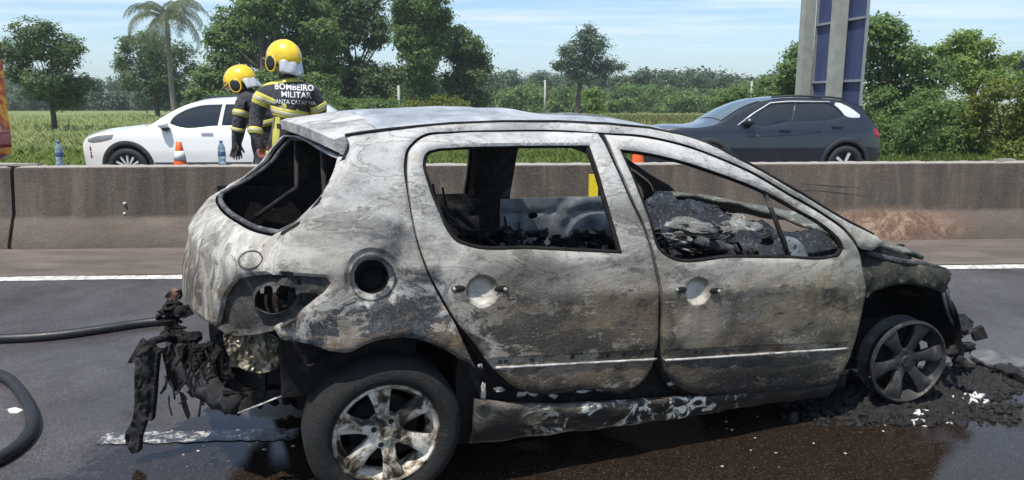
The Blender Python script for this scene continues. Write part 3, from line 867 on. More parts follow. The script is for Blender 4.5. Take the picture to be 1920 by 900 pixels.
# ---- lamp recess at the rear corner
def corner_pt(px, py, push):
    y, z = hp(px, py); x = hx(y, z)
    x2, z2 = sx(px, py)
    a = Vector((x, y, z)); b = Vector((x2, -ys(x2, z2), z2))
    w = max(0, min(1, (px - 470) / 90)); w = w * w * (3 - 2 * w)
    return a.lerp(b, w) + Vector((.5, .75, 0)) * push
lamp = spline([(455, 514, 1), (513, 511), (612, 517, 1), (628, 530, 1), (604, 558), (558, 597), (512, 622, 1), (470, 630), (424, 630), (396, 614, 1), (405, 585), (412, 556), (428, 529)], 10)
lh = spline([(482, 545), (520, 537), (549, 541), (551, 565), (530, 585), (500, 592), (474, 580), (473, 560)], 8)
V, T, D = fill(lamp, [lh], 9)
def lamp_push(u, v):
    d = .055
    d += .018 * math.sin(u * .06) * math.sin(v * .07)
    if u > 556 and v < 560: d = .022
    return d
sheet('tail_lamp_recess', V, T, lambda u, v, i: corner_pt(u, v, lamp_push(u, v) * min(1, .35 + D[i] / 14)), lambda p: Vector((.5, .8, 0)), .012, mat_char('lamp_recess_steel', (.024, .023, .022), .6, 10), car)
m = MB()
for k in range(9):
    m.blob(corner_pt(rnd.uniform(480, 545), rnd.uniform(545, 585), .10), rnd.uniform(.015, .03), 7, .5, k)
m.build('lamp_wiring', M_CHAR2, car)

# ---- rear structure laid bare where the bumper has burnt off
m = MB(); rows = []
for z in np.linspace(.36, .86, 14):
    rows.append([(hx(y, z) + .11 + .02 * math.sin(y * 19 + z * 11), y * .97, z) for y in np.linspace(-.56, .80, 30)])
m.grid(rows); m.build('rear_panel', M_CHAR2, car)
def wl(px, py, Y):                                # photograph, distance -> the car's own frame
    return unracked(CMI @ at(px, py, Y + float(np.interp(px, [400, 1700], [-.24, -.05]))))
def slab(name, pxs, Y, t, mat, amp=.012, step=8, tilt=0, parent=None, seed=1, cs=40):
    """a torn plate of real thickness, outline read off the photograph at distance Y"""
    V, T, D = fill(spline(pxs, step * .8, True, cs), [], step)
    q = random.Random(seed); ph = [q.uniform(0, 6) for _ in range(4)]
    x0 = V[:, 0].mean(); y0 = V[:, 1].mean()
    def f(u, v, i):
        d = amp * 1.5 * (mnoise.noise(Vector((u * .045, v * .03, seed * 3.7))) + .6 * mnoise.noise(Vector((u * .13, v * .09, seed * 1.3))) + .3 * mnoise.noise(Vector((u * .3, v * .3, seed * 5.1))))
        return wl(u, v, Y + d + tilt * (u - x0))
    return sheet(name, V, T, f, lambda p: (CMI.to_3x3() @ Vector((.1, 1, 0))).normalized(), t, mat, parent or car)
def rough_tube(name, pts, rad, mat, seed, n=16, seg=9, jit=.14):
    q = random.Random(seed); P = []; Rr = []
    for i in range(len(pts) - 1):
        for k in range(seg):
            P.append(Vector(pts[i]).lerp(Vector(pts[i + 1]), k / seg)); Rr.append(rad[i] + (rad[i + 1] - rad[i]) * k / seg)
    m = MB(); m.tube(P, Rr, n)
    for i in range(len(P)):
        for j_ in range(n):
            v = m.v[i * n + j_]; m.v[i * n + j_] = P[i] + (v - P[i]) * (1 + jit * q.uniform(-1, 1) + .10 * math.sin(i * .9 + j_ * 1.7))
    return m.build(name, mat, car)
M_FOAMB = mat_char('crumbled_foam', (.015, .015, .016), .30, 34)
rough_tube('bumper_beam', [wl(330, 640, 3.5), wl(346, 682, 3.30), wl(378, 718, 3.14), wl(414, 744, 3.06), wl(452, 762, 3.0)], [.040, .050, .054, .052, .040], M_FOAMB, 3)
slab('bumper_strip', [(262, 652), (276, 640), (296, 662), (292, 700), (289, 742), (284, 790), (273, 786), (268, 805), (262, 822), (260, 848), (246, 852), (236, 830), (234, 818), (247, 790), (252, 745), (252, 700)], 3.2, .035, mat_char('melted_plastic', (.012, .012, .0125), .05, 22), .016, 5)
slab('bumper_bracket', [(238, 681, 1), (264, 636, 1), (280, 645), (292, 682, 1)], 3.22, .02, mat_char('charred_bracket', (.022, .021, .021), .25, 12), .01)
slab('hanging_rag', [(302, 655), (318, 648), (334, 690), (340, 728), (330, 735), (318, 722), (310, 690)], 3.28, .02, M_CHAR2, .015)
slab('melted_sheet', [(330, 650), (352, 646), (380, 690), (410, 715), (420, 745), (404, 752), (388, 730), (380, 748), (366, 722), (350, 708), (340, 680)], 3.16, .012, M_CHAR2, .03, 5)
slab('melted_sheet', [(388, 640), (412, 652), (438, 700), (470, 742), (462, 758), (446, 744), (440, 772), (430, 740), (404, 700)], 3.04, .010, M_CHAR2, .03, 5)
slab('hanging_scrap', [(336, 735), (343, 738), (356, 780), (352, 788), (344, 770)], 3.2, .008, M_CHAR2, .004, 4)
slab('hanging_scrap', [(350, 735), (362, 726), (374, 742), (360, 746)], 3.2, .01, M_CHAR2, .005, 5)
m = MB()
m.tube([wl(285, 640, 3.25), wl(312, 632, 3.35), wl(345, 640, 3.5)], [.016, .02, .016], 8)
m.tube([wl(290, 655, 3.25), wl(330, 660, 3.35), wl(352, 668, 3.4)], .009, 6)
m.tube([wl(262, 668, 3.19), wl(280, 650, 3.19)], .010, 6)
m.build('bumper_rail', M_CHAR, car)
def rubble(name, n, where, smin, smax, mat, seed, amp=.55, boxy=.45):
    q = random.Random(seed); m = MB()
    for k in range(n):
        s_ = q.uniform(smin, smax)
        if q.random() < boxy:
            m.box(where(q), (s_ * q.uniform(.8, 3), s_ * q.uniform(.5, 1.5), s_ * q.uniform(.15, .7)), Matrix.Rotation(q.uniform(0, 6.28), 3, (q.uniform(-1, 1), q.uniform(-1, 1), q.uniform(-1, 1) + .01)), s_ * .25)
        else: m.blob(where(q), (s_ * q.uniform(.6, 1.4), s_ * q.uniform(.6, 1.4), s_ * q.uniform(.4, .8)), 6, amp, k + seed)
    o = m.build(name, mat, car, True, 40); o['kind'] = 'stuff'; return o
def band_px(q, pts, wob):
    i = q.randrange(len(pts) - 1); f = q.random(); a, b = pts[i], pts[i + 1]
    return wl(a[0] + (b[0] - a[0]) * f + q.gauss(0, wob), a[1] + (b[1] - a[1]) * f + q.gauss(0, wob), a[2] + (b[2] - a[2]) * f + q.uniform(-.06, .06))
rubble('burnt_fittings', 170, lambda q: band_px(q, [(326, 565, 3.75), (322, 600, 3.65), (332, 640, 3.5), (365, 650, 3.45), (400, 680, 3.3), (430, 730, 3.12)], 10), .008, .030, M_CHAR2, 61, .6, .12)
rubble('burnt_remains', 220, lambda q: wl(q.uniform(415, 640), q.uniform(640, 755), q.uniform(3.0, 3.2)), .012, .045, M_CHAR2, 62)
slab('crushed_corner_panel', [(470, 640), (520, 650), (580, 652), (640, 662), (628, 700), (600, 752), (560, 770), (520, 742), (480, 740), (452, 720), (440, 680)], 3.13, .02, M_CHAR2, .05, 6)
rubble('burnt_scraps', 60, lambda q: wl(q.uniform(470, 620), q.uniform(640, 740), q.uniform(2.95, 3.05)), .006, .02, M_CHAR, 63)
M_TINT = simple('heat_tinted_steel', (.34, .30, .23), (.030, .026, .022), 13, .36, .55, .6, 30)
slab('crumpled_corner', [(418, 628), (450, 618), (490, 622), (528, 640), (536, 668), (520, 692), (486, 700), (452, 690), (426, 662)], 2.88, .014, M_TINT, .022, 5)
slab('crumpled_flap', [(402, 612), (416, 606), (432, 640), (440, 684), (428, 690), (410, 650)], 3.1, .01, M_CHAR, .018, 5)
slab('rusty_fitting', [(308, 556), (322, 540), (336, 548), (336, 562), (320, 568)], 3.8, .02, simple('rusty_scrap', (.22, .11, .08), (.05, .03, .025), 30, .8, 0, .6), .012, 4)
slab('lamp_shard', [(330, 575), (350, 572), (362, 590), (345, 598), (322, 590)], 3.62, .015, M_CHAR, .012, 4)
q = random.Random(8)
for k in range(34):
    px, py = q.uniform(296, 520), q.uniform(640, 745)
    a_ = wl(px, py, 3.1); L_ = q.uniform(12, 46)
    MB().tube([a_, wl(px + q.uniform(-8, 8), py + L_ * .5, 3.08), wl(px + q.uniform(-14, 14), py + L_, 3.06)], q.uniform(.0025, .006), 5).build('wire', M_CHAR2, car)
slab('undertray_plate', [(446, 770, 1), (452, 752), (490, 735), (530, 730, 1), (536, 738, 1), (490, 758)], 2.95, .012, M_CHAR, .008)
m = MB(); m.tube([wl(446, 775, 2.94), wl(490, 758, 2.92), wl(536, 739, 2.9)], .004, 5); m.build('plate_edge', M_EDGE, car)

# boot: side lining, floor and the rear bench back, all charred
m = MB(); m.box((-.10, .72, .78), (.62, .03, .55)); m.build('boot_lining', M_CHAR2, car, False)
m = MB(); m.box((-.10, -.70, .66), (.50, .03, .40)); m.build('boot_lining', M_CHAR2, car, False)
m = MB(); m.box((.28, 0, .72), (.05, 1.2, .42), Matrix.Rotation(-.25, 3, 'Y'), .02); m.build('bench_back', M_CHAR2, car, False)

# ---- wheel housings, floor, inner rear wall
def housing(xc, r_, a1):
    m = MB(); rows = []
    for a in np.linspace(-.02, a1, 20):
        rows.append([(xc + r_ * math.cos(a), y, .31 + r_ * math.sin(a)) for y in np.linspace(-.80, -.40, 6)])
    m.grid(rows)
    m.box((xc + (.08 if a1 < 3 else 0), -.42, .50), (2 * r_ - .1, .02, .44 if a1 < 3 else .62))
    return m.build('wheel_housing', M_CHAR2, car)
housing(.0, .375, 2.35); housing(2.58, .42, math.pi + .35)
m = MB()
m.box((1.05, 0, .22), (2.5, 1.5, .05)); m.box((.0, 0, .48), (.75, 1.1, .06)); m.box((.42, 0, .36), (.06, 1.4, .3)); m.box((2.05, 0, .51), (.05, 1.5, .6))
m.build('floor_pan', M_CHAR2, car, False)

# ---- inside
m = MB()
for x0, w in ((.98, .30), ):
    for y in (.25, ):
        pass
def seat(x, y, lean=.35, w=.42, hgt=.55, back=1.0, base=.48):
    m = MB()
    for s in (-1, 1):
        m.tube([(x + .45, y + s * w / 2, base - .1), (x + .02, y + s * w / 2, base - .05), (x - lean * .5, y + s * w / 2, base + hgt * .6), (x - lean, y + s * w / 2 * .8, base + hgt)], .016, 6)
    for k in (.15, .35, .55, .75, .98):
        z = base + hgt * k; xx = x - lean * k
        m.tube([(xx, y - w / 2 * .9, z), (xx - .03, y, z), (xx, y + w / 2 * .9, z)], .008, 5)
    for k in (.1, .25, .4): m.tube([(x + k, y - w / 2, base - .07), (x + k, y + w / 2, base - .07)], .008, 5)
    for s in (-.07, .07): m.tube([(x - lean, y + s, base + hgt), (x - lean - .02, y + s, base + hgt + .1)], .006, 5)
    return m.build('seat_frame', M_CHAR, car)
seat(1.15, -.34, .42, .42, .42, base=.50); seat(1.05, .36, .40, .42, .46, base=.52); seat(.62, -.12, .30, .5, .44, base=.50)
m = MB()
for s in (-.55, -.1, .1, .55): m.tube([(.62, s, .42), (.40, s, .52), (.20, s, .88)], .014, 6)
for k in (.0, .35, .7, 1): m.tube([(.40 - .2 * k, -.55, .52 + .36 * k), (.40 - .2 * k, .55, .52 + .36 * k)], .009, 5)
m.build('rear_bench_frame', M_CHAR, car)
# far front and rear door inner pressings
def inner_door(x0, x1, z1, mt):
    V, T, D = fill(spline([(x0, .45), (x1, .45), (x1, z1), (x0, z1)], .03), [spline([(x1 - .3 + .026 * math.cos(a), .70 + .024 * math.sin(a)) for a in np.linspace(0, 6.28, 12)[:-1]], .02),
          spline([(x0 + .2 + .03 * math.cos(a), .82 + .02 * math.sin(a)) for a in np.linspace(0, 6.28, 9)[:-1]], .01)], .025)
    def f(u, v, i):
        d = math.hypot(u - (x1 - .3), (v - .7) * 1.1)
        return (u, .785 + .008 * math.sin(d * 48) * (d < .32) + .008 * (abs(v - .84) < .02), v)
    return sheet('inner_door_panel', V, T, f, lambda p: Vector((0, 1, 0)), .006, mt, car, flip=True)
inner_door(1.18, 2.05, .93, M_PALE); inner_door(.40, 1.05, .97, M_CHAR)
# far centre pillar stands thicker than the door frames
m = MB(); m.grid([[(x, ys(x, z) - .05, z) for x in (.93 + .10 * (1.4 - z), 1.20 + .08 * (1.4 - z))] for z in np.linspace(.4, 1.42, 12)])
o = m.build('far_pillar', M_CHAR, car)
md = o.modifiers.new('t', 'SOLIDIFY'); md.thickness = .05
# what is left of the dashboard: a sagging slab under ash, heaps of fallen lining, wires
m = MB(); q = random.Random(2)
rows = []
for i in range(26):
    s_ = i / 25
    rows.append([(1.96 + .30 * s_ + .03 * math.sin(y * 5), y, .855 + .05 * math.sin(s_ * 5 + y * 6) * math.sin(y * 9 + 1) + q.uniform(-.012, .012) - .10 * (1 - s_) ** 3) for y in np.linspace(-.70, .74, 44)])
m.grid(rows); o = m.build('dashboard', mat_char('ash_dusted_dashboard', (.009, .011, .015), 1.0, 8), car)
md = o.modifiers.new('t', 'SOLIDIFY'); md.thickness = .06
def crumple(name, c, r_, mat, seed, n=22, amp=.30):
    m = MB(); m.blob(c, r_, n, amp, seed)
    q = random.Random(seed)
    m.v = [v + Vector((q.uniform(-1, 1), q.uniform(-1, 1), q.uniform(-1, 1))) * .006 for v in m.v]
    return m.build(name, mat, car)
M_LINING = mat_char('pale_ash', (.07, .072, .07), 1.7, 9)
for (px, py, Y, a_, b_, c_, s_) in [(1290, 428, 3.95, .11, .12, .045, 1), (1272, 447, 3.9, .06, .08, .04, 2), (1388, 430, 4.0, .10, .1, .055, 4)]:
    crumple('fallen_lining', wl(px, py, Y), (a_, b_, c_), M_LINING, s_)
rubble('burnt_trim', 150, lambda q: wl(q.uniform(1240, 1570), q.uniform(440, 492), q.uniform(3.7, 4.3)), .012, .042, M_CHAR, 21)
rubble('ash_lumps', 26, lambda q: wl(q.uniform(1240, 1540), q.uniform(418, 470), q.uniform(3.9, 4.5)), .012, .035, M_ASHY, 22)
rubble('seat_remains', 110, lambda q: wl(q.uniform(830, 1150), q.uniform(432, 478), q.uniform(3.35, 3.9)), .012, .04, M_CHAR2, 24)
rubble('cabin_litter', 120, lambda q: (q.uniform(.3, 1.9), q.uniform(-.7, .7), q.uniform(.30, .62)), .02, .07, M_CHAR2, 23)
q = random.Random(31)
for k in range(34):
    a_ = wl(q.uniform(1250, 1480), q.uniform(440, 485), q.uniform(3.75, 4.1)); b_ = a_ + Vector((q.uniform(-.2, .2), q.uniform(-.15, .15), q.uniform(-.08, .12)))
    MB().tube([a_, a_.lerp(b_, .5) + Vector((0, 0, q.uniform(-.04, .05))), b_], q.uniform(.003, .008), 5).build('wire', M_CHAR2 if k % 3 else M_PALE, car)
MB().tube([wl(1310, 452, 3.75), wl(1345, 462, 3.8), wl(1400, 478, 3.85)], [.026, .030, .026], 10).build('steering_column', M_ASHY, car)
MB().tube([wl(1345, 455, 3.8), wl(1372, 440, 3.9)], .008, 6).build('column_stalk', M_ASHY, car)
# scorched bonnet, sunk over the engine, and the scuttle
m = MB(); rows = []
for s in np.linspace(0, 1, 18):
    x = 2.16 + s * .54; hw_ = .80 - .06 * s
    rows.append([(x + .08 * (1 - (y / .8) ** 2), y, .925 - .13 * s ** 1.6 + .035 * (1 - (y / .8) ** 2) + .012 * math.sin(x * 18 + y * 7) * math.sin(y * 11)) for y in np.linspace(-hw_, hw_, 24)])
m.grid(rows); o = m.build('bonnet', mat_char('scorched_bonnet', (.055, .058, .050), 1.2, 8), car)
md = o.modifiers.new('t', 'SOLIDIFY'); md.thickness = .02
MB().box((2.4, .05, .30), (1.0, 1.15, .32), None, .04).build('subframe', M_BLACK, car, False)
m = MB(); m.box((2.5, .0, .5), (.55, .75, .45), jit=.05)
for k in range(18):
    q = random.Random(k + 50); m.blob((q.uniform(2.25, 2.85), q.uniform(-.75, .6), q.uniform(.45, .74)), (q.uniform(.05, .1), q.uniform(.05, .12), q.uniform(.03, .07)), 8, .5, k)
m.build('engine', M_CHAR2, car)
# front chassis leg, crash-box bracket and radiator remains
m = MB()
m.tube([on_flank(1779, 540, -.02), on_flank(1788, 570, -.03), on_flank(1806, 598, -.04)], [.012, .016, .012], 6)
m.tube([on_flank(1770, 548, -.01), on_flank(1786, 590, -.03), on_flank(1800, 612, -.04)], .009, 6)
m.build('front_rail', M_ASHY, car)
slab('front_bracket', [(1823, 622, 1), (1844, 612, 1), (1853, 634, 1), (1829, 640, 1)], 3.85, .03, M_CHAR, .004, 5)
slab('radiator_bracket', [(1790, 590), (1808, 588), (1826, 603), (1822, 625), (1806, 632), (1796, 615)], 3.84, .03, M_ASHY, .012, 5)
m = MB()
for k in range(16):
    q = random.Random(k + 80); m.blob(wl(q.uniform(1775, 1822), q.uniform(610, 690), q.uniform(3.72, 3.95)), (q.uniform(.02, .05), q.uniform(.02, .05), q.uniform(.015, .04)), 7, .5, k)
m.build('radiator_remains', M_CHAR, car)

# ---- wheels
def mat_rim(name, pale):
    b = NB(name)
    n1 = b.noise(11, 7, .65, .9); n2 = b.noise(60, 5, .7)
    if pale: st = [(.38, (.013, .012, .011)), (.44, (.07, .052, .034)), (.49, (.26, .22, .17)), (.56, (.55, .52, .46)), (.75, (.70, .68, .63))]
    else: st = [(.38, (.014, .014, .016)), (.55, (.036, .035, .035)), (.74, (.12, .115, .11))]
    col = b.ramp(n1, st)
    col = b.mix(b.ramp(n2, [(.55, 0), (.72, .6)]), col, (.03, .026, .022))
    return b.done(col, b.ramp(n2, [(.3, .4), (.7, .75)]), .25, b.bump(b.math('ADD', n1, b.math('MULTIPLY', n2, .4)), .5, .006))
M_RIM_R, M_RIM_F = mat_rim('scorched_alloy', True), mat_rim('sooty_alloy', False)
def wheel(x, y, z, matr, tyre, steer=0, spin=0, rr=.200):
    w = bpy.data.objects.new('wheel', None); COL.objects.link(w); w.parent = car
    w.location = (x, y, z); w.rotation_euler = (0, 0, steer)
    n = 48
    m = MB()
    m.lathe([(rr + .004, .012), (rr + .002, .0), (rr - .008, -.004), (rr - .016, .006), (rr - .020, .03), (rr - .034, .05), (rr - .036, .08), (rr - .012, .105), (rr + .002, .11)], n, 'y')
    m.build('rim', matr, w, True, 40)
    # six broad spokes, dished towards the hub
    for k in range(6):
        a = spin + k * math.pi / 3
        m = MB(); rows = []
        for t, hw_, yy in ((.03, .022, .030), (.06, .027, .026), (.10, .026, .018), (.14, .034, .010), (.176, .044, .006), (rr - .012, .048, .010)):
            rows.append([(t, yy + .035, -hw_ * .8), (t, yy + .004, -hw_), (t, yy - .003, -hw_ * .55), (t, yy - .001, 0), (t, yy - .003, hw_ * .55), (t, yy + .004, hw_), (t, yy + .035, hw_ * .8)])
        m.grid(rows)
        m.v = [Vector((p.x * math.cos(a) - p.z * math.sin(a), p.y, p.x * math.sin(a) + p.z * math.cos(a))) for p in m.v]
        m.build('spoke', matr, w, True, 50)
    m = MB(); m.lathe([(0, .016), (.026, .016), (.03, .022), (.062, .024), (.068, .034), (.068, .08)], 30, 'y'); m.build('hub', matr, w, True, 30)
    for k in range(4):
        a = spin + .5 + k * math.pi / 2
        MB().lathe([(0, .0215), (.009, .0215), (.013, .024)], 10, 'y', (.048 * math.cos(a), 0, .048 * math.sin(a))).build('lug_hole', M_BLACK, w)
    m = MB(); m.lathe([(0, .075), (.13, .075), (.135, .08), (.135, .1), (.0, .1)], 30, 'y'); m.build('brake_disc', M_CHAR2, w)
    if tyre:
        def mod(p):
            if p.z < -.275:
                k = (-.275 - p.z); p = Vector((p.x, p.y - .02 * min(1, k / .03) * (1 if p.y < .09 else -1), -.275 - k * .6))
            return p
        m = MB(); R0 = .297
        m.lathe([(rr, .01), (rr + .006, -.012), (rr + .03, -.024), (rr + .06, -.022), (R0 - .025, -.008), (R0 - .008, .012), (R0, .04), (R0 + .001, .10), (R0, .16), (R0 - .03, .205), (rr + .03, .215), (rr, .19)], 64, 'y', mod=mod)
        b = NB('sooty_rubber')
        n2 = b.noise(30, 6, .75, .4); n3 = b.noise(120, 4, .7)
        col = b.ramp(n2, [(.35, (.003, .003, .003)), (.56, (.006, .006, .006)), (.72, (.030, .029, .028))])
        mt = b.done(col, .8, 0, b.bump(b.math('ADD', n2, b.math('MULTIPLY', n3, .5)), .9, .012))
        m.build('tyre', mt, w)
    return w
wheel(0, -.83, HUB, M_RIM_R, True, 0, R(98 - 60))
wheel(2.611, -.83, HUB, M_RIM_F, False, R(-8), R(72), .212)
wheel(0, .83, HUB, M_RIM_F, True, math.pi, 0)
wheel(2.608, .83, HUB, M_RIM_F, False, math.pi, 0)

# the shell racked by the heat: move every vertex of the car's own meshes
for ob in car.children_recursive:
    if ob.type == 'MESH' and ob.parent.name.split('.')[0] != 'wheel':
        n_ = len(ob.data.vertices); co = np.empty(n_ * 3, np.float32); ob.data.vertices.foreach_get('co', co); co = co.reshape(-1, 3)
        co[:, 0] -= np.interp(co[:, 0], [1.2, 2.2], [.10, .035]) * (co[:, 1] + .83)
        ob.data.vertices.foreach_set('co', co.ravel()); ob.data.update()
# ------------------------------------------------------------------ barrier between the carriageways
BAR_PROF = [(0, -.05), (0, .04), (.11, .30), (.135, .335), (.185, .80), (.20, .825), (.215, .832), (.36, .832), (.375, .82), (.39, .80), (.45, .33), (.57, .03), (.57, -.05)]
def barrier(u0, u1, label, seed):
    q = random.Random(seed)
    root = bpy.data.objects.new('concrete_barrier', None); COL.objects.link(root)
    root.location = rw(0, V_BAR, ground_z(V_BAR)); root.rotation_euler = (0, 0, BY)
    tag(root, label, 'barrier', 'concrete barrier segments along the median')
    m = MB(); n = max(2, int((u1 - u0) / .06))
    rows = []
    for i in range(n + 1):
        u = u0 + (u1 - u0) * i / n
        e = min(u - u0, u1 - u); ch = max(0, .018 - e) * .8
        rows.append([(u, v + (ch if v < .3 else -ch) + q.uniform(-.0025, .0025), max(-.06, z - (ch if z > .5 else 0) + (q.uniform(-.006, .004) if z > .74 else 0))) for v, z in [(v_, z_ * .94) for v_, z_ in BAR_PROF]])
    m.grid(rows); k = len(BAR_PROF)
    m.f += [tuple(range(k)), tuple(range(n * k, n * k + k))[::-1]]
    m.f = [f[::-1] for f in m.f]
    m.build('concrete_body', M_BAR, root, True, 50)
    return root
def bar_u(px, py, dv=.1):
    d = ray(px, py); p = CAMV + d * ((V_BAR + dv) / d.dot(ROADY)); return p.dot(ROADX), p.z - ground_z(V_BAR)
uj, _ = bar_u(20, 400)
b1 = barrier(-24, uj - .017, 'dark concrete barrier segment left of the open joint at the picture edge', 1)
b2 = barrier(uj + .017, 9.6, 'long stained concrete barrier segment running behind the burnt car', 2)
b3 = barrier(9.63, 26, 'concrete barrier segment carrying on beyond the right end of the rusty stained one', 3)
M_YEL = simple('reflector_yellow', (.72, .56, .02), (.6, .45, .02), 30, .4)
u, z = bar_u(1111, 355, .16)
m = MB()
m.add([(u - .045, .10, z - .16), (u + .045, .10, z - .12), (u + .045, .10, z + .13), (u + .03, .10, z + .155), (u - .045, .10, z + .155)] + [(u - .045, .14, z - .16), (u + .045, .14, z - .12), (u + .045, .14, z + .13), (u + .03, .14, z + .155), (u - .045, .14, z + .155)],
      [(0, 1, 2, 3, 4), (9, 8, 7, 6, 5)] + [(i, i + 5, (i + 1) % 5 + 5, (i + 1) % 5) for i in range(5)])
o = m.build('reflector', M_YEL, b2, False); o['label'] = 'yellow reflector plate fixed to the barrier face'
M_SCAR = simple('dark_gouge', (.030, .024, .020), (.015, .012, .010), 30, .9)
for pts in ([(1503, 345), (1540, 347), (1575, 350), (1614, 352)], [(1492, 357), (1540, 358), (1580, 362), (1620, 368)], [(1270, 310), (1283, 312)]):
    P_ = [bar_u(*p, .16) for p in pts]
    MB().tube([(u_, .135 + .05 * (z_ - .315) / .437 + .001, z_) for u_, z_ in P_], [.002] + [.0045] * (len(P_) - 2) + [.002], 5).build('scrape_mark', M_SCAR, b2)
M_STUD = simple('pale_stud', (.62, .60, .58), None, 20, .5)
for px, py in ((235, 381), (235, 400)):
    u, z = bar_u(px, py, .15)
    MB().lathe([(0, -.008), (.010, -.008), (.013, 0), (.013, .06)], 10, 'y', (u, .128, z)).build('stud', M_STUD, b2)

# ------------------------------------------------------------------ fire hose
M_HOSE = simple('black_rubber_hose', (.012, .0125, .015), (.007, .0075, .009), 14, .45, 0, .35, 120, .004)
def hose(px, r, label):
    P = [on_ground(*p) + Vector((0, 0, r * .95)) for p in px]
    pts2 = []
    n = len(P)
    for i in range(n - 1):
        a, b, c, d = P[max(i - 1, 0)], P[i], P[i + 1], P[min(i + 2, n - 1)]
        for k in range(10):
            t = k / 10
            pts2.append(.5 * ((2 * b) + (c - a) * t + (2 * a - 5 * b + 4 * c - d) * t * t + (3 * b - a - 3 * c + d) * t ** 3))
    pts2.append(P[-1])
    m = MB(); m.tube(pts2, r, 14)
    return m
# one hose: along the back to the burnt car, out of the frame on the left and back in a loop
hp_ = [(318, 608), (262, 614), (190, 625), (110, 636), (30, 642), (-90, 645), (-260, 655), (-380, 690), (-300, 712), (-110, 702), (-40, 702), (10, 716), (38, 742), (57, 776), (62, 806), (48, 834), (16, 862), (-30, 884), (-160, 925), (-420, 960)]
tag(hose(hp_, .029, '').build('fire_hose', M_HOSE), 'thick black hose lying on the asphalt in a loop left of the burnt car', 'hose')

# ------------------------------------------------------------------ burnt litter on the road
M_LITTER = mat_char('road_litter', (.009, .0085, .0085), .12, 40, .35)
M_FOAM = simple('white_foam', (.62, .63, .64), (.35, .35, .36), 30, .9, 0, .6, 60)
def heap(n, pxr, pyr, smin, smax, mat, name, flat=.35, seed=3, keep=None):
    q = random.Random(seed); m = MB(); k = 0
    while k < n:
        px, py = q.uniform(*pxr), q.uniform(*pyr)
        if keep and not keep(px, py, q): continue
        g = on_ground(px, py); s = q.uniform(smin, smax) * (1 if q.random() < .85 else 1.8)
        m.blob(g + Vector((0, 0, s * flat * .3)), (s * q.uniform(.6, 1.6), s * q.uniform(.6, 1.4), s * flat * q.uniform(.6, 1.6)), 6, .55, k + seed * 1000); k += 1
    return m.build(name, mat)
o = heap(1700, (1470, 1910), (690, 800), .005, .018, M_LITTER, 'burnt_debris', .6, 3, lambda x, y, q: q.random() < math.exp(-((x - 1690) / 150) ** 2 - ((y - 752) / 34) ** 2) + .05)
tag(o, 'charred crumbs and scraps scattered round the bare front wheel', 'debris', kind='stuff')
# the mound of residue the rim sits in
def mound():
    m = MB(); rows = []
    q = random.Random(5); n1, n2 = 90, 150
    J1 = np.array([[q.gauss(0, 1) for _ in range(n2)] for _ in range(n1)])
    sm = J1.copy()
    for _ in range(2): sm = (sm + np.roll(sm, 1, 0) + np.roll(sm, -1, 0) + np.roll(sm, 1, 1) + np.roll(sm, -1, 1)) / 3
    for i in range(n1):
        r_ = []
        for j in range(n2):
            px, py = 1490 + 410 * j / (n2 - 1), 650 + 150 * i / (n1 - 1)
            g = on_ground(px, py)
            hgt = .040 * math.exp(-((px - 1720) / 110) ** 2 - ((py - 728) / 34) ** 2) + .060 * math.exp(-((px - 1815) / 50) ** 2 - ((py - 712) / 20) ** 2) + .045 * math.exp(-((px - 1600) / 60) ** 2 - ((py - 742) / 26) ** 2)
            r_.append(g + Vector((0, 0, -.006 + hgt * (1 + .24 * sm[i, j]) + .02 * hgt * J1[i, j] + (.004 * sm[i, j] - .004))))
        rows.append(r_)
    m.grid(rows); return m.build('ash_heap', M_LITTER)
tag(mound(), 'low black heap of melted residue under the bare front wheel', 'debris', kind='stuff')
def road_slab(name, pxs, lift, t, mat, label, cat, amp=.01, seed=1, step=7):
    V, T, D = fill(spline(pxs, step), [], step)
    q = random.Random(seed); ph = [q.uniform(0, 6) for _ in range(4)]
    def f(u, v, i):
        return on_ground(u, v) + Vector((0, 0, lift + t + amp * (math.sin(u * .13 + ph[0]) * math.sin(v * .17 + ph[1]) + q.uniform(-.4, .4))))
    o = sheet(name, V, T, f, lambda p: Vector((0, 0, -1)), t, mat, None, flip=True)
    return tag(o, label, cat)
road_slab('torn_panel', [(1815, 672), (1850, 668), (1890, 682), (1940, 684), (1985, 676), (1990, 690), (1930, 700), (1880, 697), (1835, 688)], .03, .012, simple('scorched_plastic', (.15, .15, .145), (.05, .05, .05), 12, .5, 0, .4), 'grey torn strip of bodywork on the road right of the front wheel', 'panel', .012, 2)
road_slab('torn_panel', [(1850, 700), (1880, 694), (1930, 712), (1960, 730), (1925, 724), (1885, 708)], .03, .01, M_CHAR, 'dark torn strip of bodywork beside the grey one', 'panel', .012, 3)
q_ = heap(30, (1786, 1850), (740, 758), .006, .014, M_FOAM, 'foam_scrap', .6, 6); tag(q_, 'white crumbs of foam in front of the bare front wheel', 'debris', kind='stuff')
q_ = heap(22, (1712, 1790), (770, 800), .008, .02, M_FOAM, 'ash_scrap', .3, 7); tag(q_, 'pale ash crumbs on the wet road below the front wheel', 'debris', kind='stuff')
q_ = heap(16, (1330, 1700), (780, 880), .002, .006, M_FOAM, 'paint_crumbs', .4, 8); tag(q_, 'tiny pale paint crumbs on the wet asphalt', 'debris', kind='stuff')
q_ = heap(26, (320, 620), (800, 895), .002, .006, M_FOAM, 'paint_crumbs', .4, 9); tag(q_, 'tiny pale crumbs on the wet asphalt under the tail of the burnt car', 'debris', kind='stuff')
road_slab('paper_scrap', [(14, 768, 1), (30, 765, 1), (44, 769, 1), (34, 775, 1), (18, 775, 1)], .0, .003, M_FOAM, 'scrap of pale paper inside the loop of the hose', 'paper', .002, 4, 4)
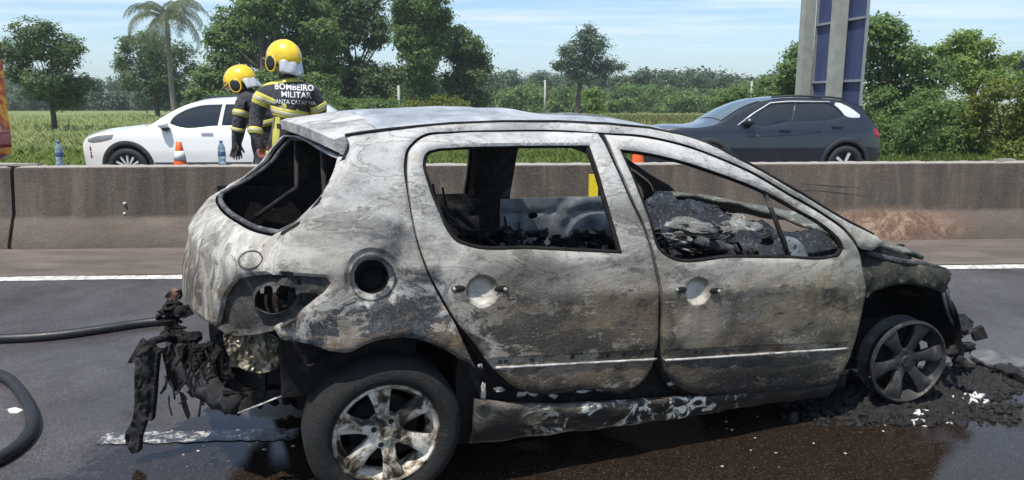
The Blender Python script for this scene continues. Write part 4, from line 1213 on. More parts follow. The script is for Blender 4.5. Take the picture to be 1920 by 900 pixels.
def mat_worn():
    b = NB('worn_wet_paint')
    w = b.noise(24, 9, .78, .2)
    col = b.ramp(w, [(.46, (.030, .028, .031)), (.52, (.13, .125, .125)), (.60, (.44, .43, .41))])
    return b.done(col, b.ramp(w, [(.4, .12), (.6, .4)]), 0, b.bump(b.noise(150, 3), .2, .003))
M_WORN = mat_worn()
# old lane dash under the tail of the burnt car
g0, g1 = on_ground(192, 820), on_ground(560, 818)
v_ = (g0.dot(ROADY) + g1.dot(ROADY)) / 2
tag(line(v_ - .055, v_ + .055, g0.dot(ROADX), g1.dot(ROADX), .004, 26, .009).build('lane_dash', M_WORN), kind='structure')

# ------------------------------------------------------------------ things on and behind the barrier
M_PLAST = simple('bottle_plastic', (.50, .66, .76), (.42, .60, .70), 20, .12, 0, 0, Transmission_Weight=.75, IOR=1.2)
M_CAP = simple('blue_cap', (.05, .16, .42), None, 20, .4)
M_LBL = simple('dark_label', (.03, .06, .14), (.05, .10, .2), 40, .5)
def bottle(px, label):
    u, z = bar_u(px, 306, .29)
    p = rw(u, V_BAR + .29, ground_z(V_BAR) + .782)
    r0 = empty('water_bottle', p, 0, label, 'bottle', 'water bottles standing on the barrier')
    m = MB(); m.lathe([(0, .001), (.03, 0), (.036, .008), (.035, .05), (.033, .06), (.036, .07), (.036, .15), (.033, .175), (.022, .2), (.014, .213), (.013, .222)], 18); m.build('bottle_body', M_PLAST, r0)
    m = MB(); m.lathe([(.0365, .085), (.0372, .087), (.0372, .125), (.0365, .127)], 18); m.build('label_band', M_LBL, r0)
    m = MB(); m.lathe([(.015, .216), (.0155, .217), (.0155, .236), (.014, .239), (0, .239)], 14); m.build('cap', M_CAP, r0)
bottle(113, 'clear water bottle standing alone on the barrier left of the white car')
bottle(417, 'clear water bottle on the barrier between the orange cone and the bending firefighter')
M_OR = simple('cone_orange', (.80, .13, .02), (.68, .10, .02), 12, .5)
M_WH = simple('cone_white', (.78, .78, .76), (.62, .62, .6), 20, .5)
def cone(px, py, Y, label, H=1.0):
    p = at(px, py, Y); v = p.dot(ROADY); g = ground_z(v)
    H = p.z - g
    r0 = empty('traffic_cone', (p.x, p.y, g), .2, label, 'traffic cone', 'traffic cones behind the barrier')
    R_ = lambda h: .028 + (.19 - .028) * (1 - h / H)
    m = MB(); prof = [(R_(h), h) for h in np.linspace(.03, H, 14)] + [(0, H + .003)]
    m.lathe(prof, 24); m.build('cone_body', M_OR, r0)
    for a, b_ in ((H - .20, H - .10), (H - .48, H - .34)):
        m = MB(); m.lathe([(R_(a), a - .001), (R_(a) + .004, a), (R_(b_) + .004, b_), (R_(b_), b_ + .001)], 24); m.build('white_band', M_WH, r0)
    m = MB(); m.box((0, 0, .02), (.44, .44, .04)); m.build('cone_base', M_OR, r0, False)
cone(335, 266, 8.3, 'orange cone with white bands behind the barrier in front of the white car door')
cone(1197, 256, 9.2, 'orange cone seen through the front window opening of the burnt car')
# pale splinters of stone and board on top of the left barrier end
def top_bit(pxa, pxb, dz, d, mat, name, label, cat):
    ua, _ = bar_u(pxa, 304, .28); ub, _ = bar_u(pxb, 304, .28)
    m = MB(); m.box(rw((ua + ub) / 2, V_BAR + .285, ground_z(V_BAR) + .784 + dz / 2), (ub - ua, d, dz), Matrix.Rotation(BY + .04, 3, 'Z'), .006)
    return tag(m.build(name, mat, None, False), label, cat)
M_WOOD = simple('weathered_board', (.36, .33, .29), (.22, .2, .17), 20, .8, 0, .4)
top_bit(-14, 72, .018, .09, M_WOOD, 'board', 'weathered flat board lying on the barrier beside the red truck', 'board')
top_bit(1868, 1900, .02, .07, M_WOOD, 'stone', 'pale flat stone lying on the barrier at the right end', 'stone')

# ------------------------------------------------------------------ two passing cars
M_GLASS = simple('tinted_glass', (.012, .016, .022), (.010, .013, .018), 4, .06, 0, 0, Specular_IOR_Level=.8)
M_TYRE = simple('tyre_rubber', (.018, .018, .019), (.012, .012, .013), 20, .75)
M_CLAD = simple('grey_cladding', (.030, .033, .038), (.022, .024, .028), 20, .6)
M_SILV = simple('machined_silver', (.70, .71, .72), (.66, .67, .68), 5, .32, .2)
M_RIMD = simple('dark_rim', (.03, .03, .033), None, 20, .4, .3)
class Shell:
    def __init__(s, name, Y, px0, w, label, cat, zs=None):
        """a car driving to the left; px0: pixel column of the middle; the visible flank faces the photographer"""
        s.w = w
        p = at(px0, 300, Y); v = p.dot(ROADY) + w; g = ground_z(v)
        b = rw(p.dot(ROADX), v, g)
        s.M = Matrix.Translation(b) @ Matrix.Rotation(BY + math.pi, 4, 'Z'); s.MI = s.M.inverted()
        s.root = empty(name, (0, 0, 0), 0, label, cat); s.root.matrix_world = s.M
        s.zt = zs or [0, .3, .6, .9, 1.0, 1.3, 1.6]
        s.yt = [w - .06, w - .02, w, w - .02, w - .05, w - .16, w - .29]
        s.x0, s.x1 = -9, 9
    def ys(s, x, z):
        y = float(np.interp(z, s.zt, s.yt))
        if x > s.x1 - .9: y -= .20 * ((x - s.x1 + .9) / .9) ** 2.2
        if x < s.x0 + .7: y -= .14 * ((s.x0 + .7 - x) / .7) ** 2.2
        return y
    def sx(s, px, py, *_):
        o, d = s.MI @ CAMV, s.MI.to_3x3() @ ray(px, py); y = s.w
        for _ in range(25):
            q = o + d * ((y - o.y) / d.y); y = s.ys(q.x, q.z)
        return (q.x, q.z)
    def panel(s, name, xz, holes=(), mat=None, off=0, step=.07, t=.03, both=True, roll=.012, parent=None, hstep=.05):
        V, T, D = fill(spline(xz, hstep), [spline(h, hstep) for h in holes], step, None, roll)
        def fn(sd):
            return lambda u, v, i: (u, sd * (s.ys(u, v) + off - .008 * max(0, 1 - D[i] / .02) ** 2), v)
        sheet(name, V, T, fn(1), lambda p: Vector((0, -1, 0)), t, mat, parent or s.root, flip=True)
        if both: sheet(name, V, T, fn(-1), lambda p: Vector((0, 1, 0)), t, mat, parent or s.root)
    def px(s, pts): return [tuple(s.sx(*p[:2])) + tuple(p[2:]) for p in pts]
    def top(s, name, curve, mat, t0=1.0, crown=.05, nose=.14, lift=0, n=17):
        m = MB(); rows = []
        xs = [c[0] for c in curve]; xm, xM = s.x0, s.x1
        for (x, z) in curve:
            w = s.ys(x, z) * t0
            e = max(0, (x - (xM - .6)) / .6) + max(0, ((xm + .5) - x) / .5) * -.8
            rows.append([(x + nose * e * (1 - (t * t0) ** 2) , t * w, z + lift + crown * (1 - (t * t0) ** 2)) for t in np.linspace(-1, 1, n)])
        m.grid(rows); m.f = [f[::-1] for f in m.f]
        o = m.build(name, mat, s.root, True, 40)
        return o
    def wheel(s, x, sd, r_, rim=.23, spokes=10, rimm=None, cut=None):
        w = bpy.data.objects.new('wheel', None); COL.objects.link(w); w.parent = s.root
        w.location = (x, sd * (s.w - .015), r_); w.rotation_euler = (0, 0, 0 if sd < 0 else math.pi)
        m = MB(); m.lathe([(rim, .0), (rim + .02, -.012), (r_ - .02, -.006), (r_, .03), (r_, .19), (rim, .22)], 36, 'y'); m.build('tyre', M_TYRE, w)
        m = MB(); m.lathe([(rim + .002, .002), (rim - .012, .0), (rim - .02, .03), (rim - .03, .15)], 32, 'y'); m.lathe([(0, .10), (rim - .02, .10)], 24, 'y'); m.build('rim', rimm or M_RIMD, w)
        for k in range(spokes):
            a = 2 * math.pi * k / spokes; ca, sa = math.cos(a), math.sin(a)
            m = MB(); h = .020 if spokes > 7 else .03
            P = [(.03, .02, -h * .5), (.03, .02, h * .5), (rim - .012, .006, h), (rim - .012, .006, -h)]
            P = P + [(x_, y_ + .03, z_) for x_, y_, z_ in P]
            m.add([(x_ * ca - z_ * sa, y_, x_ * sa + z_ * ca) for x_, y_, z_ in P], [(0, 1, 2, 3), (7, 6, 5, 4), (0, 4, 5, 1), (1, 5, 6, 2), (2, 6, 7, 3), (3, 7, 4, 0)])
            m.build('spoke', cut or M_SILV, w, False)
        m = MB(); m.lathe([(0, .012), (.035, .012), (.045, .03)], 16, 'y'); m.build('hub_cap', M_RIMD, w)
def arc(x, r_, a0=0, a1=math.pi, n=14, z0=None):
    return [(x + r_ * math.cos(a), z0 + r_ * math.sin(a)) for a in np.linspace(a0, a1, n)]

def paint(name, c, rough=.25, flake=0):
    b = NB(name)
    n = b.noise(2, 4)
    col = b.mix(b.ramp(n, [(.3, 0), (.7, .25)]), c, tuple(v * .8 for v in c))
    return b.done(col, rough, 0, None, Coat_Weight=.8, Coat_Roughness=.05)
M_WHITE = paint('white_paint', (.80, .80, .79)); M_NAVY = paint('dark_blue_grey_paint', (.008, .011, .020), .3)

# white car
s = Shell('white_car', 13.2, 330, .90, 'white sport utility car behind the barrier with two firefighters beside its door', 'car')
fx = s.sx(157, 284)[0]; s.x1 = fx + .02; s.x0 = fx - 4.45
xw = s.sx(238, 300)[0]; rwh = .345; xr = xw - 2.64
top_px = [(156, 284), (155, 270), (160, 260), (177, 251), (213, 244), (249, 239), (281, 234), (300, 222), (320, 210), (338, 201), (356, 194), (384, 188.5), (437, 185)]
tc = s.px(top_px)
zr = tc[-1][1]
tc = [(tc[0][0] - .03, .30)] + tc + [(s.x0 + 1.9, zr + .01), (s.x0 + 1.1, zr - .02), (s.x0 + .55, zr - .09), (s.x0 + .42, zr - .14), (s.x0 + .12, 1.02), (s.x0 + .02, .85), (s.x0, .6), (s.x0 + .05, .32)]
side = [tuple(p) for p in tc] + arc(xr, .40, math.pi, 0, 12, rwh) + [(xr + .42, .28, 1), (xw - .42, .28, 1)] + arc(xw, .40, math.pi, 0, 12, rwh)
side[0] = side[0] + (1,)
w1 = s.px([(318, 232), (322, 224), (341, 210), (373, 199), (417, 196, 1), (408, 236, 1), (330, 237)])
w2 = s.px([(423, 196, 1), (480, 195), (508, 196, 1), (512, 235, 1), (415, 236, 1)])
s.panel('body_side', side, [w1, w2], M_WHITE)
s.panel('side_glass', w1, (), M_GLASS, -.014, t=.008, roll=0); s.panel('side_glass', w2, (), M_GLASS, -.014, t=.008, roll=0)
cs = spline(tc, .1, False)
s.top('body_top', [tuple(p) for p in cs], M_WHITE)
i0, i1 = s.sx(283, 233)[0], s.sx(368, 191)[0]
s.top('windscreen', [tuple(p) for p in cs if i1 <= p[0] <= i0], M_GLASS, .86, .05, .14, .012)
# dark cladding round the arches and along the sill
for x in (xw, xr):
    s.panel('wheel_arch_cladding', arc(x, .475, 0, math.pi, 14, rwh) + [(x - .475, .30, 1), (x - .40, .30, 1)] + arc(x, .398, math.pi, 0, 14, rwh)[1:-1] + [(x + .40, .30, 1), (x + .475, .30, 1)], (), M_CLAD, .012, .05, .03)
    for sd in (1, -1): s.wheel(x, sd, rwh, .235, 12)
s.panel('sill_cladding', [(xr + .48, .30, 1), (xw - .48, .30, 1), (xw - .48, .44, 1), (xr + .48, .44, 1)], (), M_CLAD, .01)
s.panel('headlight', s.px([(160, 262, 1), (178, 256), (213, 252, 1), (211, 262), (190, 267), (168, 268)]), (), simple('lamp_glass', (.12, .14, .16), (.3, .32, .34), 40, .1), .006, .03, .01, True, 0)
s.panel('bumper_slit', s.px([(167, 274, 1), (171, 274, 1), (175, 298, 1), (171, 298, 1)]), (), M_CLAD, .006, .03, .01, True, 0)
for px in (286, 405):
    a = s.px([(px, 240), (px, 304)]) ; m = MB()
    m.tube([(a[0][0], s.ys(*a[0]) + .001, a[0][1]), (a[0][0], s.ys(a[0][0], .4) + .001, .45)], .004, 5); m.build('door_gap', M_CLAD, s.root)
m = MB(); c = s.px([(310, 236)])[0]; m.blob((c[0], s.ys(*c) + .10, c[1] + .02), (.09, .11, .07), 10, .04); m.build('door_mirror', M_WHITE, s.root)
m = MB(); m.blob((c[0] - .03, s.ys(*c) + .08, c[1] - .05), (.07, .09, .035), 10, .04); m.build('mirror_foot', M_CLAD, s.root)
c = s.px([(388, 249)])[0]; m = MB(); m.box((c[0], s.ys(*c) + .02, c[1]), (.2, .03, .025)); m.build('door_handle', M_WHITE, s.root, False)
m = MB(); m.tube([(c_[0], s.ys(*c_) - .06, c_[1] + .05) for c_ in s.px([(385, 188.5), (440, 185), (520, 185)])], .016, 6); m.build('roof_rail', M_CLAD, s.root)
m = MB(); m.box((fx - 2.2, 0, .55), (3.6, 1.3, .3)); m.build('underbody', M_CLAD, s.root, False)

# dark car
s = Shell('dark_blue_car', 13.9, 1450, .89, 'dark blue sport utility car with silver rear pillar behind the barrier on the right', 'car')
rx_ = s.sx(1650, 260)[0]; s.x0 = rx_ - .02; s.x1 = rx_ + 4.3
xr = s.sx(1587, 290)[0]; xw = xr + 2.61; rwh = .345
top_px = [(1316, 239), (1344, 233), (1372, 215), (1397, 201), (1419, 192.5), (1444, 187.5), (1479, 184.5), (1529, 185.5), (1575, 188.5), (1600, 194), (1617, 200, 1), (1622, 210), (1636, 228), (1646, 242), (1650, 256), (1650, 277), (1648, 297)]
tc = [(s.x1 - .03, .3), (s.x1, .55), (s.x1 - .02, .80), (s.x1 - .10, .92), (s.x1 - .35, 1.0)] + s.px(top_px) + [(s.x0 + .06, .34)]
side = tc[:]; side[-1] = tuple(side[-1][:2]) + (1,); side[0] = tuple(side[0][:2]) + (1,)
side = side + arc(xr, .41, math.pi, 0, 12, rwh) + [(xr + .43, .28, 1), (xw - .43, .28, 1)] + arc(xw, .41, math.pi, 0, 12, rwh)
w1 = s.px([(1412, 229), (1424, 212), (1447, 196), (1490, 194, 1), (1484, 228, 1), (1415, 231)])
w2 = s.px([(1494, 194, 1), (1556, 195), (1572, 205), (1583, 219), (1557, 224), (1488, 228, 1)])
s.panel('body_side', side, [w1, w2], M_NAVY)
s.panel('side_glass', w1, (), M_GLASS, -.014, t=.008, roll=0); s.panel('side_glass', w2, (), M_GLASS, -.014, t=.008, roll=0)
cs = spline(tc, .1, False)
s.top('body_top', [tuple(p) for p in cs], M_NAVY)
i0, i1 = s.sx(1346, 232)[0], s.sx(1432, 189)[0]
s.top('windscreen', [tuple(p) for p in cs if i1 <= p[0] <= i0], simple('windscreen_glass', (.05, .09, .11), (.04, .07, .09), 4, .05, 0, 0, Specular_IOR_Level=.9), .92, .05, .14, .012)
for x in (xw, xr):
    s.panel('wheel_arch_cladding', arc(x, .49, 0, math.pi, 14, rwh) + [(x - .49, .30, 1), (x - .41, .30, 1)] + arc(x, .408, math.pi, 0, 14, rwh)[1:-1] + [(x + .41, .30, 1), (x + .49, .30, 1)], (), M_CLAD, .012, .05, .03)
    for sd in (1, -1): s.wheel(x, sd, rwh, .235, 5)
s.panel('pillar_trim', s.px([(1556, 191, 1), (1576, 193), (1597, 203), (1621, 222, 1), (1586, 218), (1573, 204)]), (), M_SILV, .006, .04, .01, True, 0)
tr = s.px([(1383, 235), (1412, 213), (1444, 193), (1480, 190), (1556, 191)])
m = MB(); m.tube([(c[0], s.ys(*c) + .004, c[1]) for c in tr], .012, 6); m.build('silver_roofline', M_SILV, s.root)
m = MB(); m.tube([(c[0], s.ys(*c) - .10, c[1] + .05) for c in s.px([(1450, 187), (1500, 184.5), (1560, 187), (1590, 191)])], .018, 6); m.build('roof_rail', M_CLAD, s.root)
for px, y0 in ((1383, 236), (1486, 230)):
    a = s.px([(px, y0)])[0]; m = MB()
    m.tube([(a[0], s.ys(*a) + .001, a[1]), (a[0] - .02, s.ys(a[0], .4) + .001, .42)], .005, 5); m.build('door_gap', M_BLACK, s.root)
c = s.px([(1402, 229)])[0]; m = MB(); m.blob((c[0], s.ys(*c) + .10, c[1] + .01), (.10, .11, .075), 10, .04); m.build('door_mirror', M_NAVY, s.root)
for px, py in ((1472, 245), (1570, 238)):
    c = s.px([(px, py)])[0]; m = MB(); m.box((c[0], s.ys(*c) + .02, c[1]), (.2, .03, .028)); m.build('door_handle', M_NAVY, s.root, False)
s.panel('tail_light', s.px([(1638, 240, 1), (1647, 246), (1649, 258, 1), (1641, 256, 1)]), (), simple('red_lens', (.45, .02, .02), None, 20, .15), .008, .03, .01, True, 0)
m = MB(); m.box((rx_ + 2.1, 0, .55), (3.4, 1.3, .3)); m.build('underbody', M_CLAD, s.root, False)
# shoulder line pressed in the doors
m = MB(); m.tube([(c[0], s.ys(*c) - .002, c[1]) for c in s.px([(1395, 256), (1440, 255), (1500, 252), (1540, 247)])], .010, 6); m.build('door_pressing', M_NAVY, s.root)
# ------------------------------------------------------------------ firefighters
def mat_coat():
    b = NB('turnout_cloth')
    w = b.noise(9, 5, .6, 1.5)
    col = b.ramp(w, [(.3, (.010, .012, .018)), (.7, (.028, .031, .042))])
    h = b.math('ADD', b.noise(7, 4, .55, 2.2), b.math('MULTIPLY', b.noise(300, 2), .06))
    return b.done(col, .8, 0, b.bump(h, .9, .05), Sheen_Weight=.15)
M_COAT = mat_coat()
M_SKIN = simple('skin', (.40, .22, .15), (.33, .17, .11), 30, .5)
M_GLOVE = simple('work_glove', (.030, .028, .030), (.02, .018, .02), 30, .7)
M_GLOVE2 = simple('red_glove_palm', (.30, .08, .06), (.16, .05, .04), 30, .7)
M_HELM = simple('helmet_yellow', (.86, .60, .015), (.62, .42, .015), 16, .32, 0, 0, Coat_Weight=.6, Coat_Roughness=.08)
M_BANDY = simple('reflective_yellow', (.62, .56, .10), (.48, .44, .08), 30, .55, 0, .2)
M_BANDS = simple('reflective_silver', (.52, .50, .36), (.42, .40, .30), 30, .45, 0, .2)
M_CURT = simple('silver_neck_curtain', (.62, .63, .66), (.45, .46, .5), 14, .35, .3, .3)
M_DARK = simple('black_plastic', (.015, .015, .016), (.01, .01, .011), 20, .4)
M_PRINT = simple('pale_grey_print', (.60, .61, .63), (.45, .46, .48), 60, .6)

def skin_body(name, joints, edges, parent, mats, faceno):
    """joints: {name: (Vector, rx, ry)}; grows one continuous surface over the edges with the Skin modifier and bakes it"""
    names = list(joints)
    me = bpy.data.meshes.new(name)
    me.from_pydata([tuple(joints[k][0]) for k in names], [(names.index(a), names.index(b)) for a, b in edges], [])
    o = bpy.data.objects.new(name, me); COL.objects.link(o)
    md = o.modifiers.new('skin', 'SKIN'); md.use_smooth_shade = True
    if not me.skin_vertices: me.skin_vertices.new()
    for i, k in enumerate(names):
        r = joints[k][1:]
        me.skin_vertices[0].data[i].radius = (r[0], r[1] if len(r) > 1 else r[0])
        me.skin_vertices[0].data[i].use_root = (k == 'pelvis')
    s = o.modifiers.new('sub', 'SUBSURF'); s.levels = s.render_levels = 2
    dg = bpy.context.evaluated_depsgraph_get(); dg.update()
    baked = bpy.data.meshes.new_from_object(o.evaluated_get(dg))
    bpy.data.objects.remove(o)
    for m in mats: baked.materials.append(m)
    for p in baked.polygons:
        p.material_index = faceno(p.center); p.use_smooth = True
    baked.name = name
    b = link(name, baked, parent)
    bv = BVHTree.FromPolygons([v.co for v in baked.vertices], [tuple(p.vertices) for p in baked.polygons])
    return b, bv
def ring(bv, a, b, f0, f1, name, mat, parent, off=.012, n=36, arc_=(0, 2 * math.pi), rows=9, maxr=.5):
    a, b = Vector(a), Vector(b); ax = (b - a).normalized()
    u = ax.orthogonal().normalized(); v = ax.cross(u)
    m = MB(); R_ = []
    for i in range(rows):
        p = a.lerp(b, f0 + (f1 - f0) * i / (rows - 1)); row = []
        last = .1
        for j in range(n + 1):
            t = arc_[0] + (arc_[1] - arc_[0]) * j / n
            d = u * math.cos(t) + v * math.sin(t)
            h = bv.ray_cast(p, d, maxr)
            r_ = (h[0] - p).length if h[0] is not None else last
            last = r_
            row.append(p + d * (r_ + off * (1 if 0 < i < rows - 1 else .3)))
        R_.append(row)
    m.grid(R_); return m.build(name, mat, parent)
def band(bv, a, b, f0, f1, parent, **k):
    g = (f1 - f0)
    o = ring(bv, a, b, f0, f1, 'reflective_band', M_BANDY, parent, **k)
    o2 = ring(bv, a, b, f0 + g * .3, f1 - g * .3, 'silver_stripe', M_BANDS, o, off=.017, **k)
    return o
def helmet(parent, c, yaw, pitch, s=1.0):
    """shell with ear cups, brim and neck curtain; local +X is where the face looks"""
    M = Matrix.Translation(c) @ Matrix.Rotation(yaw, 4, 'Z') @ Matrix.Rotation(pitch, 4, 'Y') @ Matrix.Scale(s, 4)
    T = lambda p: M @ Vector(p)
    m = MB(); rows = []
    for i in range(13):
        th = i / 12
        row = []
        for j in range(33):
            a = 2 * math.pi * j / 32; ca, sa = math.cos(a), math.sin(a)
            # lower edge: high over the face, low over the ears and the nape
            low = 1.50 + (.42 * abs(sa) ** 1.5) + (.38 if ca < 0 else -.02) * abs(ca) ** 1.5
            q = th * low
            ridge = .012 * math.exp(-(sa / .22) ** 2) * math.sin(q)
            row.append(T(((.165 + ridge) * math.sin(q) * ca - .01, .135 * math.sin(q) * sa, (.155 + ridge) * math.cos(q))))
        rows.append(row)
    m.grid(rows); sh = m.build('helmet', M_HELM, parent)
    md = sh.modifiers.new('t', 'SOLIDIFY'); md.thickness = .008
    m = MB(); rows = []
    for k, (r0, dz) in enumerate(((.160, .022), (.205, .0), (.205, -.006), (.158, .012))):
        rows.append([T((r0 * math.cos(a) - .01, (r0 - .03) * math.sin(a), .012 + dz - .02)) for a in np.linspace(-1.0, 1.0, 14)])
    m.grid(rows); m.build('helmet_brim', M_HELM, sh)
    for sd in (1, -1):
        m = MB(); q = []
        for r_, y in ((.058, .118), (.062, .134), (.05, .146), (.030, .150), (0, .150)):
            q.append([T((.018 + r_ * math.cos(a), sd * y, -.055 + r_ * 1.15 * math.sin(a))) for a in np.linspace(0, 2 * math.pi, 21)])
        m.grid(q); e = m.build('ear_cup', M_DARK, sh)
        m = MB(); m.tube([T((.018 + .060 * math.cos(a), sd * .136, -.055 + .070 * math.sin(a))) for a in np.linspace(0, 2 * math.pi, 21)], .009, 6, False); m.build('ear_rim', M_HELM, e)
    m = MB(); rows = []
    for k, (r0, z) in enumerate(((.148, -.03), (.156, -.07), (.162, -.11), (.166, -.145), (.164, -.165))):
        rows.append([T(((r0 + .008 * math.sin(a * 9 + k)) * math.cos(a) - .02, (r0 - .022) * math.sin(a), z + .03 * abs(math.sin(a)))) for a in np.linspace(math.pi * .62, math.pi * 1.38, 18)])
    m.grid(rows); o = m.build('neck_curtain', M_CURT, sh)
    md = o.modifiers.new('t', 'SOLIDIFY'); md.thickness = .006
    m = MB(); rows = []
    for z, r0 in ((.03, .172), (-.02, .178), (-.07, .170)):
        rows.append([T((r0 * math.cos(a) - .01, (r0 - .03) * math.sin(a), z)) for a in np.linspace(-.9, .9, 14)])
    m.grid(rows); m.build('visor', simple('smoky_visor', (.20, .22, .25), None, 10, .15, 0, 0, Transmission_Weight=.5), sh)
    return sh, T
def face(parent, T):
    """eyes, nose, mouth and ears, set on the head under the helmet"""
    for sd in (1, -1):
        m = MB(); m.blob(T((.092, sd * .034, -.035)), .011, 8, .02); m.build('eye', M_DARK, parent)
        m = MB(); m.blob(T((.0, sd * .085, -.05)), (.02, .012, .032), 8, .1); m.build('ear', M_SKIN, parent)
    m = MB(); m.blob(T((.110, 0, -.062)), (.020, .015, .026), 8, .05); m.build('nose', M_SKIN, parent)
    m = MB(); m.blob(T((.098, 0, -.105)), (.010, .026, .008), 8, .05); m.build('mouth', simple('lips', (.30, .12, .10)), parent)

def hand_joints(J, E, wrist, palm, tip_dir, side, pre, s=1.0, curl=.5, thumb=None):
    """palm, four fingers of unequal length and a thumb from the side of the palm"""
    w, p = J[wrist][0], Vector(palm)
    d = Vector(tip_dir).normalized(); sv = Vector(side).normalized(); nv = d.cross(sv).normalized()
    J[pre + 'palm'] = (p, .040 * s, .024 * s); E.append((wrist, pre + 'palm'))
    for i, (off, L) in enumerate(((-.030, .066), (-.010, .078), (.010, .072), (.029, .056))):
        a = p + d * .045 * s + sv * off * s
        k = p + d * (.045 + L * .55) * s + sv * off * 1.2 * s + nv * curl * .015 * s
        e = p + d * (.045 + L * .85) * s + sv * off * 1.25 * s + nv * curl * .045 * s
        for q, (v, r_) in enumerate(((a, .0125), (k, .0105), (e, .0085))): J[f'{pre}f{i}{q}'] = (v, r_ * s)
        E += [(pre + 'palm', f'{pre}f{i}0'), (f'{pre}f{i}0', f'{pre}f{i}1'), (f'{pre}f{i}1', f'{pre}f{i}2')]
    th = thumb if thumb is not None else sv
    a = p - d * .005 * s + th * .040 * s; e = p + d * .040 * s + th * .062 * s + nv * .012 * s
    J[pre + 't0'] = (a, .014 * s); J[pre + 't1'] = (e, .011 * s); E += [(pre + 'palm', pre + 't0'), (pre + 't0', pre + 't1')]

def lettering(bv, parent, lines, cpx, Y):
    """prints the lines on the back of the coat: each letter vertex is laid on the cloth"""
    for text, (px, py), wid, hgt, slope in lines:
        cu = bpy.data.curves.new('print', 'FONT'); cu.body = text; cu.align_x = 'CENTER'; cu.size = 1; cu.offset = .018; cu.resolution_u = 2
        o = bpy.data.objects.new('print', cu); COL.objects.link(o)
        dg = bpy.context.evaluated_depsgraph_get(); dg.update()
        me = bpy.data.meshes.new_from_object(o.evaluated_get(dg)); bpy.data.objects.remove(o)
        bm = bmesh.new(); bm.from_mesh(me)
        bmesh.ops.triangulate(bm, faces=bm.faces[:])
        bmesh.ops.subdivide_edges(bm, edges=[e for e in bm.edges if e.calc_length() > .25], cuts=2)
        bmesh.ops.triangulate(bm, faces=bm.faces[:])
        bm.to_mesh(me); bm.free()
        xs = [v.co.x for v in me.vertices]; W = max(xs) - min(xs); x0 = (max(xs) + min(xs)) / 2
        ysv = [v.co.y for v in me.vertices]; Hh = max(ysv)
        c = at(px, py, Y); ahead = (c - CAMV).normalized()
        right = Vector((1, 0, 0)); up = Vector((0, 0, 1))
        for v in me.vertices:
            ox = (v.co.x - x0) / W * wid; oy = (v.co.y / Hh - .5) * hgt + ox * slope
            p = c + right * ox + up * oy - ahead * .6
            h = bv.ray_cast(p, ahead, 2)
            v.co = (h[0] - ahead * .007) if h[0] is not None else c + right * ox + up * oy
        me.materials.clear(); me.materials.append(M_PRINT)
        link('lettering', me, parent)

# --- the standing one, back turned
YA = 7.95
def A(px, py, dy=0): return at(px, py, YA + dy)
gA = ground_z(YA)
base = A(540, 300); base.z = gA
fa = empty('person', (0, 0, 0), 0, 'firefighter in yellow helmet and black coat with lettered back, standing behind the barrier', 'person', 'firefighters behind the barrier')
fa.location = base; OFF = -base
J, E = {}, []
def addj(k, v, *r): J[k] = (v - base, *r)
addj('pelvis', A(533, 300, .02), .21, .16)
addj('waist', A(540, 252, .0), .205, .155)
addj('chest', A(547, 205, -.0), .225, .165)
addj('upper', A(546, 172, .02), .20, .14)
addj('neck', A(542, 147, .03), .085, .085)
addj('skull', A(533, 122, .03), .095, .10)
addj('crown', A(531, 104, .03), .085, .09)
addj('shl', A(497, 172, .0), .105, .10); addj('ell', A(481, 212, -.02), .090, .085); addj('wrl', A(478, 252, -.10), .078, .07); addj('hdl', A(484, 262, -.13), .045, .04)
addj('shr', A(585, 174, .0), .105, .10); addj('elr', A(601, 207, .06), .09, .085); addj('wrr', A(575, 222, .32), .07, .065); addj('hdr', A(566, 226, .40), .045, .04)
hz = gA + .04 - base.z
for s_, dx in ((1, .20), (-1, -.20)):
    pv = J['pelvis'][0]
    J['hip%d' % s_] = (pv + Vector((dx * .7, 0, -.10)), .125, .12)
    J['knee%d' % s_] = (Vector((pv.x + dx * 1.25, pv.y + .06, (pv.z - .1) * .5)), .10, .10)
    J['ank%d' % s_] = (Vector((pv.x + dx * 1.35, pv.y + .02, .11)), .075, .08)
    J['toe%d' % s_] = (Vector((pv.x + dx * 1.35 - .04, pv.y + .2, .055)), .055, .05)
    E += [('pelvis', 'hip%d' % s_), ('hip%d' % s_, 'knee%d' % s_), ('knee%d' % s_, 'ank%d' % s_), ('ank%d' % s_, 'toe%d' % s_)]
E += [('pelvis', 'waist'), ('waist', 'chest'), ('chest', 'upper'), ('upper', 'neck'), ('neck', 'skull'), ('skull', 'crown'), ('upper', 'shl'), ('shl', 'ell'), ('ell', 'wrl'), ('wrl', 'hdl'), ('upper', 'shr'), ('shr', 'elr'), ('elr', 'wrr'), ('wrr', 'hdr')]
hand_joints(J, E, 'hdl', J['hdl'][0] + Vector((.02, -.01, -.07)), (.1, -.1, -1), (.5, .8, 0), 'l', 1.15, .8)
hand_joints(J, E, 'hdr', J['hdr'][0] + Vector((-.05, .05, 0)), (-.8, .5, -.1), (.2, .3, 1), 'r', 1.15, .8)
nk, hl, hr = J['neck'][0], J['hdl'][0], J['hdr'][0]
def matA(c):
    if (c - hl).length < .24 and c.z < hl.z + .01: return 2 if c.z < hl.z - .09 else 3
    if (c - hr).length < .16 and c.y > hr.y - .02: return 3
    return 1 if c.z > nk.z + .05 else 0
body, bv = skin_body('body', J, E, fa, [M_COAT, M_SKIN, M_GLOVE2, M_GLOVE], matA)
j = {k: v[0] for k, v in J.items()}
hs, T = helmet(fa, A(531, 108, .03) - base, math.pi - .5, -.02, 1.14)
face(fa, T)
band(bv, j['waist'], j['chest'], .66, 1.02, fa); band(bv, j['shr'], j['elr'], .62, 1.02, fa, n=24, maxr=.16)                                     # chest band
band(bv, j['shl'], j['ell'], .10, .62, fa, n=24)
band(bv, j['ell'], j['wrl'], .72, 1.02, fa, n=24)
